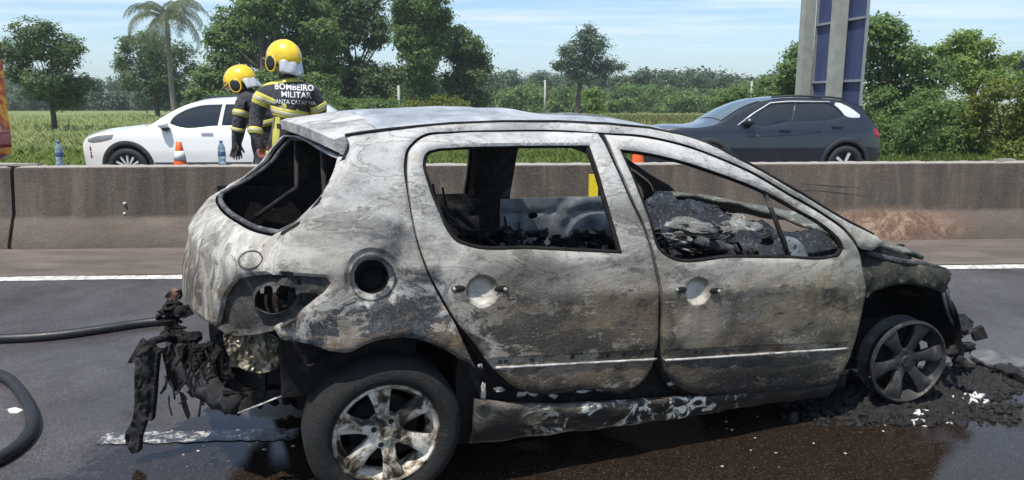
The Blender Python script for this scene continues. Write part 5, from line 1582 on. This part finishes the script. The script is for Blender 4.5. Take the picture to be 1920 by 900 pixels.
band(bv, j['elr'] + (j['elr'] - j['shr']) * .0, j['wrr'], -.02, .25, fa, n=24, maxr=.16)
band(bv, j['pelvis'], j['waist'], .02, .30, fa)
ring(bv, j['upper'], j['neck'], .62, .95, 'collar', M_BANDY, fa, off=.012)
# vertical stripe down the back
def stripe(bv, parent, p0, p1, w, Yc, org):
    m = MB(); rows = []
    for t in np.linspace(0, 1, 14):
        r_ = []
        for k in (-1, -.33, .33, 1):
            px = p0[0] + (p1[0] - p0[0]) * t + k * w / 2; py = p0[1] + (p1[1] - p0[1]) * t
            c = at(px, py, Yc); ah = (c - CAMV).normalized()
            h = bv.ray_cast(c - org - ah * .8, ah, 3)
            r_.append((h[0] if h[0] is not None else c - org) - ah * (.009 if abs(k) < .9 else .003))
        rows.append(r_)
    m.grid(rows); return m.build('back_stripe', M_BANDY, parent)
stripe(bv, fa, (519, 219), (516, 285), 13, YA, base)
stripe(bv, fa, (573, 219), (568, 285), 13, YA, base)
CAMV_keep = CAMV
def letter_local():
    global CAMV
    body_w = BVHTree.FromPolygons([v.co + base for v in body.data.vertices], [tuple(p.vertices) for p in body.data.polygons])
    n0 = set(COL.objects)
    lettering(body_w, fa, [('BOMBEIRO', (552, 163), .40, .062, -.05), ('MILITAR', (556, 177.5), .31, .058, -.05), ('SANTA CATARINA', (553, 191.5), .44, .042, -.05)], (552, 180), YA)
    for o in list(COL.objects):
        if o not in n0:
            for v in o.data.vertices: v.co = v.co - base
letter_local()

# --- the one bending over, seen from the side, looking down to the left
YB = 8.4
def Bp(px, py, dy=0): return at(px, py, YB + dy)
baseB = Bp(480, 300); baseB.z = ground_z(YB)
fb = empty('person', (0, 0, 0), 0, 'firefighter in yellow helmet bending forward with one gloved arm hanging, beside the lettered one', 'person', 'firefighters behind the barrier')
fb.location = baseB
J, E = {}, []
def addb(k, v, *r): J[k] = (v - baseB, *r)
addb('pelvis', Bp(505, 285, .05), .19, .17); addb('waist', Bp(498, 250, .03), .18, .16); addb('chest', Bp(486, 212, .02), .20, .17); addb('upper', Bp(473, 188, .0), .17, .14)
addb('neck', Bp(462, 174, .0), .085, .085); addb('skull', Bp(452, 160, .0), .092, .09); addb('crown', Bp(448, 148, .0), .08, .085)
addb('shl', Bp(456, 190, -.16), .092, .09); addb('ell', Bp(449, 222, -.20), .075, .072); addb('wrl', Bp(444, 256, -.20), .062, .06); addb('hdl', Bp(441, 264, -.20), .042, .036)
addb('shr', Bp(462, 196, .2), .09, .09); addb('elr', Bp(452, 230, .25), .075, .07); addb('wrr', Bp(446, 262, .2), .06, .06); addb('hdr', Bp(446, 270, .19), .04, .035)
for s_, dy in ((1, .12), (-1, -.12)):
    pv = J['pelvis'][0]
    J['hip%d' % s_] = (pv + Vector((0, dy, -.10)), .12, .12)
    J['knee%d' % s_] = (Vector((pv.x - .10, pv.y + dy * 1.2, (pv.z - .1) * .52)), .095, .095)
    J['ank%d' % s_] = (Vector((pv.x + .02, pv.y + dy * 1.2, .11)), .072, .08)
    J['toe%d' % s_] = (Vector((pv.x - .16, pv.y + dy * 1.2, .055)), .055, .05)
    E += [('pelvis', 'hip%d' % s_), ('hip%d' % s_, 'knee%d' % s_), ('knee%d' % s_, 'ank%d' % s_), ('ank%d' % s_, 'toe%d' % s_)]
E += [('pelvis', 'waist'), ('waist', 'chest'), ('chest', 'upper'), ('upper', 'neck'), ('neck', 'skull'), ('skull', 'crown'), ('upper', 'shl'), ('shl', 'ell'), ('ell', 'wrl'), ('wrl', 'hdl'), ('upper', 'shr'), ('shr', 'elr'), ('elr', 'wrr'), ('wrr', 'hdr')]
hand_joints(J, E, 'hdl', J['hdl'][0] + Vector((-.01, -.01, -.06)), (-.05, 0, -1), (.9, -.4, 0), 'l', 1.1, .6)
hand_joints(J, E, 'hdr', J['hdr'][0] + Vector((0, 0, -.06)), (-.1, 0, -1), (.9, .3, 0), 'r', 1.1, .6)
nkb, hlb, hrb = J['neck'][0], J['hdl'][0], J['hdr'][0]
def matB(c):
    if (c - hlb).length < .2 and c.z < hlb.z + .01: return 2
    if (c - hrb).length < .2 and c.z < hrb.z + .01: return 2
    return 1 if c.z > nkb.z + .04 and c.x < nkb.x else 0
bodyb, bvb = skin_body('body', J, E, fb, [M_COAT, M_SKIN, M_GLOVE], matB)
j = {k: v[0] for k, v in J.items()}
hs, T = helmet(fb, Bp(448, 151, .0) - baseB, math.pi, .42, 1.0)
face(fb, T)
band(bvb, j['shl'], j['ell'], .55, .90, fb, n=24, maxr=.14); band(bvb, j['ell'], j['wrl'], .50, .72, fb, n=24, maxr=.14)
band(bvb, j['waist'], j['chest'], .3, .6, fb)

# ------------------------------------------------------------------ fire truck end at the left picture edge
def truck():
    Yt = 12.7
    P = lambda px, py, dy=0: at(px, py, Yt + dy)
    prof_px = [(-2, 0), (2, 40), (6, 75), (11, 108), (15, 165), (21, 215), (25, 240), (28, 272), (26, 288), (12, 298)]
    c0 = P(0, 300); g = ground_z(c0.dot(ROADY))
    root = empty('fire_truck', (c0.x - 2.0, c0.y, g), 0, 'red and orange fire truck end cut by the left picture edge', 'truck')
    org = Vector(root.location)
    pr = [P(*q) - org for q in prof_px]
    px_, pz_ = [p.x for p in pr], [p.z for p in pr]
    def ex(z): return float(np.interp(z, pz_[::-1], px_[::-1]))
    loop = [(p.x, p.z) for p in pr] + [(pr[-1].x - .12, .5), (-4.5, .5), (-4.5, pz_[0] + .1), (px_[0] - .15, pz_[0] + .1)]
    m = MB(); n = len(loop)
    ds = [(0, -.09), (-.05, -.02), (-.15, 0), (-2.15, 0), (-2.25, -.02), (-2.3, -.09)]
    for d, ins in ds:
        for (x, z) in loop: m.v.append(Vector((x + (ins if x > -3 else 0), d, z)))
    for i in range(len(ds) - 1):
        for k in range(n): m.f.append((i * n + k, (i + 1) * n + k, (i + 1) * n + (k + 1) % n, i * n + (k + 1) % n))
    m.f += [tuple(range(n)), tuple(range(5 * n, 6 * n))[::-1]]
    b = NB('truck_graphics')
    nn = b.noise(2.6, 3, .5, 1.4)
    col = b.ramp(nn, [(.36, (.25, .015, .012)), (.45, (.50, .05, .02)), (.50, (.72, .26, .02)), (.58, (.78, .40, .03)), (.64, (.36, .03, .02))])
    m.build('truck_body', b.done(col, .3, 0, None, Coat_Weight=.5), root, True, 30)
    M_RED = simple('deep_red_panel', (.30, .02, .018), (.22, .015, .014), 5, .3); M_BLU = simple('blue_panel', (.10, .16, .42), None, 5, .3)
    def patch(name, y0, y1, mat, d0=-2.1, d1=-.12, off=.012):
        za, zb = P(0, y1).z - org.z, P(0, y0).z - org.z
        m = MB(); m.grid([[(ex(z) + off, d, z) for z in np.linspace(za, zb, 6)] for d in (d0, d0 + .02, d1 - .02, d1)])
        o = m.build(name, mat, root); md = o.modifiers.new('t', 'SOLIDIFY'); md.thickness = .01
    patch('cab_window', 2, 92, M_GLASS); patch('window_seal', 93, 112, M_DARK)
    patch('white_panel', 150, 166, M_WH, -1.4, -.55); patch('blue_panel', 218, 230, M_BLU, -1.2, -.35); patch('white_panel', 233, 241, M_WH, -1.2, -.35); patch('red_panel', 246, 274, M_RED)
    for xw in (-.9, -3.6):
        for d in (-.02, -2.0):
            m = MB(); m.lathe([(0, -.01), (.25, -.01), (.46, 0), (.48, .05), (.48, .25), (.3, .3)], 28, 'y', (xw, d - .28, .48)); m.build('wheel', M_TYRE, root)
truck()

# ------------------------------------------------------------------ billboard seen from behind
def billboard():
    pL, pR = at(1524, 190, 18.0), at(1616, 190, 16.2)
    d = Vector((pR.x - pL.x, pR.y - pL.y, 0)); W = d.length; d.normalize(); nrm = Vector((d.y, -d.x, 0))
    g = ground_z(17)
    root = empty('billboard', (pL.x, pL.y, g), math.atan2(d.y, d.x), 'tall roadside billboard seen from its blue back, on two concrete posts behind the dark car', 'billboard')
    zb, zt = 1.0, 7.0
    b = NB('blue_sheet')
    col = b.ramp(b.noise(3, 5, .6, .3, b.map((3, 1, .3))), [(.3, (.030, .045, .12)), (.7, (.055, .075, .17))])
    M_BLUE = b.done(col, .5, .1)
    M_POST = simple('post_concrete', (.34, .35, .32), (.24, .25, .225), 5, .9, 0, .5, 40)
    M_ANG = simple('galvanised_angle', (.34, .35, .36), (.26, .27, .28), 10, .5, .4)
    cuts = [0, W * .33, W * .62, W]
    for k in range(3):
        for z0, z1 in ((zb, 1.95), (1.97, 3.25), (3.27, 4.9), (4.92, zt)):
            m = MB(); m.box(((cuts[k] + cuts[k + 1]) / 2, 0, (z0 + z1) / 2), (cuts[k + 1] - cuts[k] - .008, .02, z1 - z0)); m.build('panel', M_BLUE, root, False)
    for z in (1.96, 3.26, 4.91):
        m = MB(); m.box((W / 2, -.045, z), (W, .05, .05)); m.build('rail', M_ANG, root, False)
    for x in (0, W * .33, W * .62, W):
        m = MB(); m.box((x, -.035 + .004 * (x == W), (zb + zt) / 2), (.045, .045, zt - zb)); m.build('upright', M_ANG, root, False)
    for x, w in ((-.10, .30), (W * .62, .30)):
        m = MB(); h = zt - .5
        m.box((x, -.22, h / 2), (w * .75, .26, h)); m.build('post', M_POST, root, False)
billboard()
# slim posts along the far fence
M_POLE = simple('pale_pole', (.42, .41, .38), (.3, .29, .27), 8, .8)
for px, py0, py1, Y, lb in ((1022, 150, 216, 62, 'slim pale pole in front of the far wood, left of the lone tree'), (747, 160, 205, 48, 'thin pale pole left of the tall ivy covered tree'), (1410, 152, 186, 60, 'thin pale pole between the far wood and the billboard')):
    a = at(px, py0, Y); g = ground_z(Y)
    m = MB(); m.tube([(a.x, a.y, g - .1), (a.x, a.y, a.z)], [.11, .07], 8); tag(m.build('pole', M_POLE), lb, 'pole', 'slim poles by the far wood')
# ------------------------------------------------------------------ vegetation
def mat_leaf(name, dark, light, tip, trans=.5):
    b = NB(name)
    g = b.n('ShaderNodeNewGeometry')
    r_ = g.outputs['Random Per Island']
    n = b.noise(.55, 3, .5)
    f = b.math('ADD', b.math('MULTIPLY', r_, .55), b.math('MULTIPLY', n, .6))
    col = b.ramp(f, [(.25, dark), (.6, light), (.95, tip)])
    b.done(col, .55, 0, Specular_IOR_Level=.3)
    tr = b.n('ShaderNodeBsdfTranslucent'); b.put(tr.inputs['Color'], b.mix(.5, col, tip))
    mx = b.n('ShaderNodeMixShader'); mx.inputs[0].default_value = trans
    out = b.nt.nodes['Material Output']
    b.nt.links.new(b.b.outputs[0], mx.inputs[1]); b.nt.links.new(tr.outputs[0], mx.inputs[2]); b.nt.links.new(mx.outputs[0], out.inputs['Surface'])
    return b.m
L_DARK = mat_leaf('dark_foliage', (.048, .088, .046), (.10, .165, .075), (.18, .25, .10))
L_MID = mat_leaf('mid_foliage', (.055, .11, .040), (.12, .205, .066), (.22, .31, .10))
L_LIGHT = mat_leaf('light_foliage', (.075, .145, .036), (.165, .26, .055), (.28, .37, .10))
L_YEL = mat_leaf('yellowish_foliage', (.07, .095, .02), (.15, .19, .04), (.28, .30, .08))
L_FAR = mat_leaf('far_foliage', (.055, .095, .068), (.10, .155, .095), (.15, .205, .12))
L_PALM = mat_leaf('palm_foliage', (.08, .11, .06), (.15, .18, .10), (.24, .26, .15))
M_BARK = simple('bark', (.10, .08, .06), (.05, .04, .03), 6, .95, 0, .8, 20, .03)
M_BARKP = simple('palm_bark', (.22, .20, .17), (.14, .125, .105), 4, .95, 0, .6, 20, .02)

def leaves_mesh(name, cen, nrm, size, mat, asp=.55):
    """one four-sided bent leaf per centre"""
    n = len(cen)
    t = rng.normal(size=(n, 3)); t -= nrm * (t * nrm).sum(1)[:, None]; t /= np.linalg.norm(t, axis=1)[:, None] + 1e-9
    s = np.cross(nrm, t)
    sz = size[:, None]
    v = np.empty((n, 4, 3), np.float32)
    v[:, 0] = cen - t * sz; v[:, 2] = cen + t * sz - nrm * sz * .25
    v[:, 1] = cen + s * sz * asp + nrm * sz * .12; v[:, 3] = cen - s * sz * asp + nrm * sz * .12
    me = bpy.data.meshes.new(name)
    me.vertices.add(n * 4); me.vertices.foreach_set('co', v.ravel())
    me.loops.add(n * 4); me.loops.foreach_set('vertex_index', np.arange(n * 4, dtype=np.int32))
    me.polygons.add(n); me.polygons.foreach_set('loop_start', np.arange(0, n * 4, 4, dtype=np.int32)); me.polygons.foreach_set('loop_total', np.full(n, 4, np.int32))
    me.materials.append(mat); me.update(calc_edges=True); me.validate()
    return me
def clump_leaves(clumps, dens, lsize, sub=14, gap=.0):
    """leaf centres and normals for a list of (centre, radius): twigs of leaves over each clump's outer half"""
    C_, N_, S_ = [], [], []
    for c, r_ in clumps:
        c = np.array(c); ns = max(8, int(sub * (r_ / lsize) ** 1.3 * .30))
        d = rng.normal(size=(ns, 3)); d /= np.linalg.norm(d, axis=1)[:, None]
        rad = r_ * rng.uniform(.15, 1.12, ns) ** .6
        sc = c + d * rad[:, None] * np.array([1, 1, .88])
        per = max(6, int(dens))
        sr = lsize * rng.uniform(2.0, 4.2, ns)
        off = rng.normal(size=(ns, per, 3)) * .5 * np.array([1.15, 1.15, .62])
        p = sc[:, None, :] + off * sr[:, None, None]
        nn = d[:, None, :] * .9 + np.array([0, 0, .55]) + rng.normal(size=(ns, per, 3)) * .5
        C_.append(p.reshape(-1, 3)); N_.append(nn.reshape(-1, 3)); S_.append((lsize * rng.uniform(.6, 1.25, ns * per)))
    cen, nr, s = np.concatenate(C_), np.concatenate(N_), np.concatenate(S_)
    nr /= np.linalg.norm(nr, axis=1)[:, None] + 1e-9
    return cen, nr, s
def tree(name, label, cat, group, Y, base_px, clumps, mat, lsize, dens=14, trunk=.2, deep=.5, sub=14, fork=None, bark=None, limbs=True):
    """clumps: (px, py, radius px) read off the photograph, given their own depth; base_px: column of the trunk foot"""
    sc = Y * 1.0 / F_PX
    g = ground_z(Y)
    x0 = at(base_px, 212, Y).x
    root = empty(name, (x0, Y, g), 0, label, cat, group)
    W = []
    for (px, py, r_) in clumps:
        p = at(px, py, Y); rr = r_ * sc
        W.append((Vector((p.x - x0, rng.uniform(-1, 1) * deep * (1.2 + 2.2 * rr), p.z - g)), rr))
    cen, nr, s = clump_leaves([(tuple(c), r_) for c, r_ in W], dens, lsize, sub)
    ok = cen[:, 2] > .02
    link('crown', leaves_mesh('crown', cen[ok], nr[ok], s[ok], mat), root)
    if trunk:
        m = MB(); top = max(W, key=lambda q: q[0].z)[0]
        f = Vector((0, 0, top.z * .42)) if fork is None else Vector(fork)
        tx = sum(c.x for c, _ in W) / len(W)
        q = Vector((f.x + tx * .4, 0, f.z))
        m.tube([(0, 0, -.15), (0, 0, .1), (q.x * .4, 0, q.z * .5), q, Vector((top.x * .8, top.y * .5, top.z * .8))], [trunk * 1.5, trunk * 1.1, trunk, trunk * .8, trunk * .25], 9)
        if limbs:
            for c, rr in W:
                if (c - q).length < .4: continue
                mid = q.lerp(c, .5) + Vector((rnd.uniform(-.1, .1), rnd.uniform(-.1, .1), -.06)) * (c - q).length
                m.tube([q * rnd.uniform(.8, 1.0), mid, c], [trunk * .35, trunk * .22, trunk * .06], 6)
        m.build('trunk', bark or M_BARK, root)
    return root
G1 = 'trees standing in the field'
tree('field_tree', 'broad dark tree standing free in the field at the far left', 'tree', G1, 41, 100,
     [(88, 75, 38), (60, 95, 26), (122, 85, 28), (142, 98, 15), (34, 102, 20), (85, 112, 32), (50, 138, 20), (112, 150, 36), (90, 180, 32), (142, 160, 26), (75, 165, 26), (128, 186, 22), (40, 122, 14), (20, 90, 10), (105, 58, 16)], L_DARK, .085, 16, .13, .45, 16)
tree('field_tree', 'loose dark tree directly behind the palm', 'tree', G1, 76, 296,
     [(270, 74, 24), (300, 95, 34), (250, 78, 13), (235, 118, 18), (221, 121, 10), (275, 112, 33), (346, 100, 22), (300, 140, 38), (258, 146, 22), (332, 140, 28), (290, 172, 38), (342, 172, 28), (244, 160, 13), (352, 130, 16), (240, 95, 10)], L_DARK, .16, 14, .22, .45, 15)
tree('broadleaf_tree', 'dense huge tree filling the sky right behind the two firefighters', 'tree', G1, 56, 500,
     [(430, 36, 46), (500, 16, 50), (560, 36, 50), (420, 98, 38), (480, 90, 50), (545, 100, 50), (594, 110, 42), (392, 150, 28), (440, 160, 45), (560, 160, 50), (500, 170, 45), (606, 168, 36), (382, 186, 24), (420, 200, 30), (600, 60, 30), (470, -25, 40), (540, -20, 40), (405, 65, 25)], L_MID, .16, 26, .3, .5, 18)
tree('broadleaf_tree', 'dark tree with a sky gap under its spreading top, left of the ivy covered one', 'tree', G1, 62, 668,
     [(640, 8, 42), (682, 14, 34), (704, 46, 24), (662, 58, 32), (716, 70, 11), (622, 50, 34), (640, 84, 22), (694, 78, 15), (672, 134, 34), (640, 152, 42), (704, 152, 36), (736, 140, 20), (612, 140, 36), (690, 182, 42), (640, 190, 38), (750, 176, 22), (600, -5, 30), (735, 165, 22)], L_DARK, .16, 22, .28, .45, 17)
tree('ivy_tree', 'tall column of a tree wrapped in ivy, right of the sky gap', 'tree', G1, 57, 792,
     [(790, 0, 48), (784, 40, 50), (802, 82, 42), (790, 115, 34), (790, 150, 26), (762, 22, 22), (830, 62, 15), (826, 30, 18), (795, 176, 22), (775, 75, 30), (760, 50, 16), (792, -40, 42), (782, 190, 18), (810, 185, 18)], L_MID, .12, 26, .35, .35, 24)
tree('broadleaf_tree', 'rounded tree leaning out right of the ivy covered column', 'tree', G1, 60, 872,
     [(862, 70, 22), (880, 85, 25), (900, 106, 17), (870, 112, 30), (906, 130, 11), (890, 146, 22), (858, 150, 28), (870, 180, 33), (898, 188, 22), (850, 95, 18), (855, 55, 12)], L_DARK, .15, 22, .22, .4, 16)
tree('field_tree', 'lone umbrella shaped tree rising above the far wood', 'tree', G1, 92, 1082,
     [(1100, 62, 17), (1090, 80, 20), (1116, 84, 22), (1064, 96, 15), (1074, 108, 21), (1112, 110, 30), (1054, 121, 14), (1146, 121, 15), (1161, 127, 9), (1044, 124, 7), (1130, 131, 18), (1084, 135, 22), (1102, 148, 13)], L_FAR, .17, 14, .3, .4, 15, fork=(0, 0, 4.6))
tree('field_tree', 'small pale young tree at the foot of the lone umbrella shaped tree', 'tree', G1, 55, 1118, [(1118, 190, 9), (1112, 204, 10), (1123, 205, 9), (1118, 215, 9), (1105, 178, 8), (1116, 172, 8)], L_LIGHT, .11, 12, .06, .3)
tree('roadside_tree', 'tall tree right of the billboard, joined to the tree mass behind it', 'tree', 'roadside trees on the right', 31, 1660,
     [(1655, 46, 20), (1662, 70, 30), (1690, 66, 12), (1640, 100, 36), (1690, 110, 38), (1730, 108, 26), (1750, 122, 16), (1660, 150, 42), (1720, 152, 42), (1650, 200, 42), (1700, 205, 42), (1752, 182, 38), (1630, 60, 18), (1655, 34, 8)], L_MID, .095, 17, .2, .5, 15)
tree('roadside_tree', 'lower rounded tree showing left of the billboard', 'tree', 'roadside trees on the right', 34, 1500,
     [(1470, 130, 22), (1494, 102, 20), (1502, 140, 32), (1458, 160, 26), (1500, 172, 28), (1530, 130, 30), (1560, 150, 35), (1590, 120, 30), (1444, 186, 20), (1480, 195, 25), (1512, 88, 12)], L_MID, .095, 16, .2, .4, 15)
tree('roadside_tree', 'bright green tree with an upright crown near the right picture edge', 'tree', 'roadside trees on the right', 33, 1825,
     [(1812, 76, 20), (1798, 100, 25), (1842, 92, 24), (1790, 122, 20), (1862, 118, 19), (1830, 130, 33), (1800, 152, 28), (1882, 112, 8), (1830, 66, 12), (1856, 150, 24), (1776, 92, 10)], L_LIGHT, .095, 15, .18, .4, 15)
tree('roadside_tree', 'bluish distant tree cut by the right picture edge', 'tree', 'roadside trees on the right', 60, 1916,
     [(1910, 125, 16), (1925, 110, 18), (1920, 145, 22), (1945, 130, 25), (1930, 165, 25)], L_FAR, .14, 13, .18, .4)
SG = 'shrubs along the far road'
for lb, Y, bx, cl, mt in (
    ('dark shrub directly right of the dark car tail', 19.5, 1700, [(1670, 245, 30), (1705, 235, 34), (1690, 275, 30), (1735, 262, 34), (1665, 285, 22), (1720, 210, 26), (1728, 290, 28)], L_MID),
    ('broad leafy shrub between the dark one and the pale one on the right', 20.5, 1790, [(1765, 225, 36), (1805, 210, 38), (1780, 262, 36), (1820, 255, 38), (1770, 190, 28), (1790, 290, 30), (1830, 290, 28), (1755, 288, 22)], L_MID),
    ('pale yellowish shrub filling the lower right picture edge', 19.5, 1880, [(1860, 205, 36), (1905, 215, 40), (1850, 250, 34), (1895, 265, 40), (1935, 240, 45), (1870, 290, 32), (1915, 295, 30), (1890, 175, 26), (1860, 170, 22)], L_YEL),
    ('dark green shrub left of the dark car bonnet', 40, 1385, [(1360, 190, 24), (1390, 180, 22), (1422, 176, 24), (1350, 208, 20), (1380, 212, 22), (1410, 210, 24), (1440, 205, 22)], L_MID),
    ('bright yellow green bush above the burnt car roof', 40, 820, [(788, 199, 13), (820, 193, 15), (848, 195, 15), (868, 202, 10), (768, 204, 10), (806, 205, 14), (836, 207, 14)], L_YEL),
    ('low dark bush behind the lettered firefighter', 44, 650, [(612, 196, 16), (640, 200, 18), (672, 200, 18), (704, 198, 18), (735, 200, 16), (625, 208, 15), (690, 210, 16)], L_MID)):
    tree('shrub', lb, 'shrub', SG, Y, bx, cl, mt, .05 if Y < 30 else .085, 15, .04 if Y < 30 else .06, .45, 15)

# palm
def palm():
    Y = 70; p0, p1 = at(327, 214, Y), at(314, 52, Y); g = ground_z(Y)
    root = empty('palm_tree', (p0.x, Y, g), 0, 'tall slender palm with drooping fronds rising left of the firefighters', 'palm tree', None)
    o = Vector((p0.x, Y, g)); top = Vector((p1.x, Y, p1.z)) - o
    m = MB(); m.tube([(0, 0, -.1), (0, 0, .3), top * .35 + Vector((-.08, 0, 0)), top * .7 + Vector((-.05, 0, 0)), top, top + Vector((0, 0, .9))], [.34, .24, .22, .21, .22, .10], 10); m.build('trunk', M_BARKP, root)
    q = random.Random(4)
    for k in range(22):
        az = k * 2.399 + q.uniform(-.2, .2); el = q.uniform(-.1, 1.25) if k % 3 else q.uniform(.9, 1.45); L = q.uniform(4.2, 5.2)
        h = Vector((math.cos(az), math.sin(az), 0)); pts = []
        p = top + Vector((0, 0, .7)); e = el
        for i in range(12):
            pts.append(p.copy()); p = p + (h * math.cos(e) + Vector((0, 0, math.sin(e)))) * L / 11; e -= .22 + .05 * (i > 5)
        m = MB(); m.tube(pts, [.035 * (1 - i / 13) for i in range(12)], 5)
        sd = h.cross(Vector((0, 0, 1)))
        for i in range(1, 11):
            for f in (0, .25, .5, .75):
                a = pts[i].lerp(pts[i + 1] if i < 11 else pts[i], f); ll = .85 * math.sin(math.pi * (i + f) / 11.6) + .15
                d = (pts[i + 1] - pts[i]).normalized()
                for s_ in (1, -1):
                    tip = a + sd * s_ * ll * .72 + d * ll * .35 + Vector((0, 0, -ll * q.uniform(.35, .8)))
                    w = d * .035
                    m.add([a - w, a + w, a.lerp(tip, .6) + w * .8 + Vector((0, 0, .05)), tip, a.lerp(tip, .6) - w * .8 + Vector((0, 0, .05))], [(0, 1, 2, 3, 4)])
        m.build('frond', L_PALM, root, False)
palm()

# the far wood: one mass, and the hill behind it
def wood(name, label, x0, x1, topf, Y, mat, lsize, n, seed):
    q = random.Random(seed); cl = []
    for k in range(n):
        px = x0 + (x1 - x0) * (k + q.random()) / n
        tp = topf(px) + q.uniform(-5, 7); r_ = q.uniform(9, 15); py = tp + r_
        while py < 216:
            yy = Y + q.uniform(-10, 10); p = at(px + q.uniform(-7, 7), py, yy); cl.append((tuple(p), r_ * yy / F_PX)); py += r_ * 1.05; r_ = q.uniform(9, 15)
    cen, nr, s = clump_leaves(cl, 12, lsize, 12)
    ok = cen[:, 2] > ground_z(50)
    tag(link(name, leaves_mesh(name, cen[ok], nr[ok], s[ok], mat)), label, 'wood', None, 'stuff')
def tops(px): return float(np.interp(px, [-60, 60, 160, 230, 420, 600, 760, 880, 930, 1000, 1060, 1150, 1220, 1300, 1360, 1420, 1480, 1560], [140, 142, 146, 152, 160, 156, 150, 136, 134, 138, 134, 136, 132, 130, 134, 142, 134, 124]))
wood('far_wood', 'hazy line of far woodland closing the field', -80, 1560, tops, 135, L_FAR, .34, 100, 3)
wood('near_wood', 'lighter wood edge in front of the far woodland', 880, 1480, lambda p: 163 + 6 * math.sin(p * .03), 108, L_MID, .26, 42, 5)
m = MB(); rows = []
for i in range(7):
    row = []
    for j_ in range(60):
        px = 850 + 420 * j_ / 59
        h = 12 * math.exp(-((px - 1022) / 26) ** 2) + 8 * math.exp(-((px - 1075) / 60) ** 2) + 3
        a = at(px, 190 - 51 - h, 1300)
        row.append(Vector((a.x, 1300 + 250 * math.sin(i / 6 * math.pi / 2), max(0, a.z * math.sin(i / 6 * math.pi / 2)))))
    rows.append(row)
m.grid(rows); tag(m.build('hill', simple('hill_forest', (.05, .08, .06), (.04, .065, .05), .01, .95)), kind='structure')

# grass of the verge and the field
def mat_grass(name, a, b_, c):
    return mat_leaf(name, a, b_, c, .5)
def mat_grass_old(name, a, b_, c):
    b = NB(name); g = b.n('ShaderNodeNewGeometry')
    n = b.noise(.35, 4, .6)
    f = b.math('ADD', b.math('MULTIPLY', g.outputs['Random Per Island'], .5), b.math('MULTIPLY', n, .6))
    return b.done(b.ramp(f, [(.25, a), (.55, b_), (.9, c)]), .6, 0, Specular_IOR_Level=.25)
def grass(name, label, n, ufun, mat):
    P = np.array([ufun() for _ in range(n)])                    # u, v, height, width
    az = rng.uniform(0, 2 * np.pi, n); ln = rng.uniform(.1, .7, n) * P[:, 2]
    x = P[:, 0] * ROADX.x + P[:, 1] * ROADY.x; y = P[:, 0] * ROADX.y + P[:, 1] * ROADY.y
    z = np.array([ground_z(v) for v in P[:, 1]]) - .02
    dx, dy = np.cos(az), np.sin(az); w = P[:, 3]
    v = np.empty((n, 5, 3), np.float32)
    for k, (h, l, s_) in enumerate(((0, 0, -1), (0, 0, 1), (.6, .35, .7), (1, 1, 0), (.6, .35, -.7))):
        v[:, k, 0] = x + dx * ln * l - dy * w * s_; v[:, k, 1] = y + dy * ln * l + dx * w * s_; v[:, k, 2] = z + P[:, 2] * h * (1 - .15 * l)
    me = bpy.data.meshes.new(name)
    me.vertices.add(n * 5); me.vertices.foreach_set('co', v.ravel())
    me.loops.add(n * 5); me.loops.foreach_set('vertex_index', np.arange(n * 5, dtype=np.int32))
    me.polygons.add(n); me.polygons.foreach_set('loop_start', np.arange(0, n * 5, 5, dtype=np.int32)); me.polygons.foreach_set('loop_total', np.full(n, 5, np.int32))
    me.materials.append(mat); me.update(calc_edges=True)
    tag(link(name, me), label, 'grass', None, 'stuff')
gr = random.Random(9)
def verge():
    v = 15.6 + 7.5 * gr.random() ** 1.3; u = gr.uniform(-.85, .85) * v + .5
    return (u, v, gr.uniform(.12, .34), gr.uniform(.006, .014))
grass('verge_grass', 'tall green grass on the verge beyond the opposite road', 42000, verge, mat_grass('verge_green', (.12, .18, .04), (.25, .35, .085), (.40, .47, .17)))
def field():
    v = 23 + 62 * gr.random() ** 1.5; u = gr.uniform(-.82, .72) * v
    c = math.sin(u * .35 + 1.3 * math.sin(v * .21)) * math.sin(v * .33 + u * .11)
    return (u, v, gr.uniform(.10, .28) * (1 + .9 * max(0, c)), gr.uniform(.014, .03) * (v / 35))
grass('field_grass', 'rough pasture grass of the field', 45000, field, mat_grass('pasture_green', (.20, .25, .08), (.36, .42, .15), (.50, .52, .25)))
def cane():
    px = gr.uniform(930, 1345); Y = gr.uniform(48, 66); p = at(px, 212, Y)
    return (p.dot(ROADX), p.dot(ROADY), gr.uniform(.35, .62), gr.uniform(.02, .04))
grass('tall_crop', 'yellowish tall crop strip in front of the far wood', 9000, cane, mat_grass('crop_yellow', (.16, .19, .06), (.28, .31, .11), (.42, .42, .2)))
def weeds():
    c = gr.choice([-0.2, 3.9, 4.6, 5.5, 6.3, 7.0, 2.4]); v = V_BAR + gr.uniform(1.0, 1.3)
    return (c + gr.gauss(0, .16), v, gr.uniform(.5, .92), gr.uniform(.003, .006))
grass('barrier_weeds', 'tall weeds growing along the far foot of the barrier', 420, weeds, mat_grass('weed_green', (.05, .08, .02), (.10, .15, .04), (.25, .27, .12)))

# thin summer haze: one closed box round everything
hz_ = MB(); hz_.box((0, 880, 33.5), (3700, 1900, 73))
haze = hz_.build('haze', None, None, False)
b = NB('air'); nt = b.nt; nt.nodes.remove(b.b)
v = nt.nodes.new('ShaderNodeVolumePrincipled'); v.inputs['Color'].default_value = (.86, .95, 1, 1); v.inputs['Density'].default_value = .0006; v.inputs['Anisotropy'].default_value = .2
nt.links.new(v.outputs[0], nt.nodes['Material Output'].inputs['Volume'])
haze.data.materials.append(b.m)
tag(haze, kind='stuff')
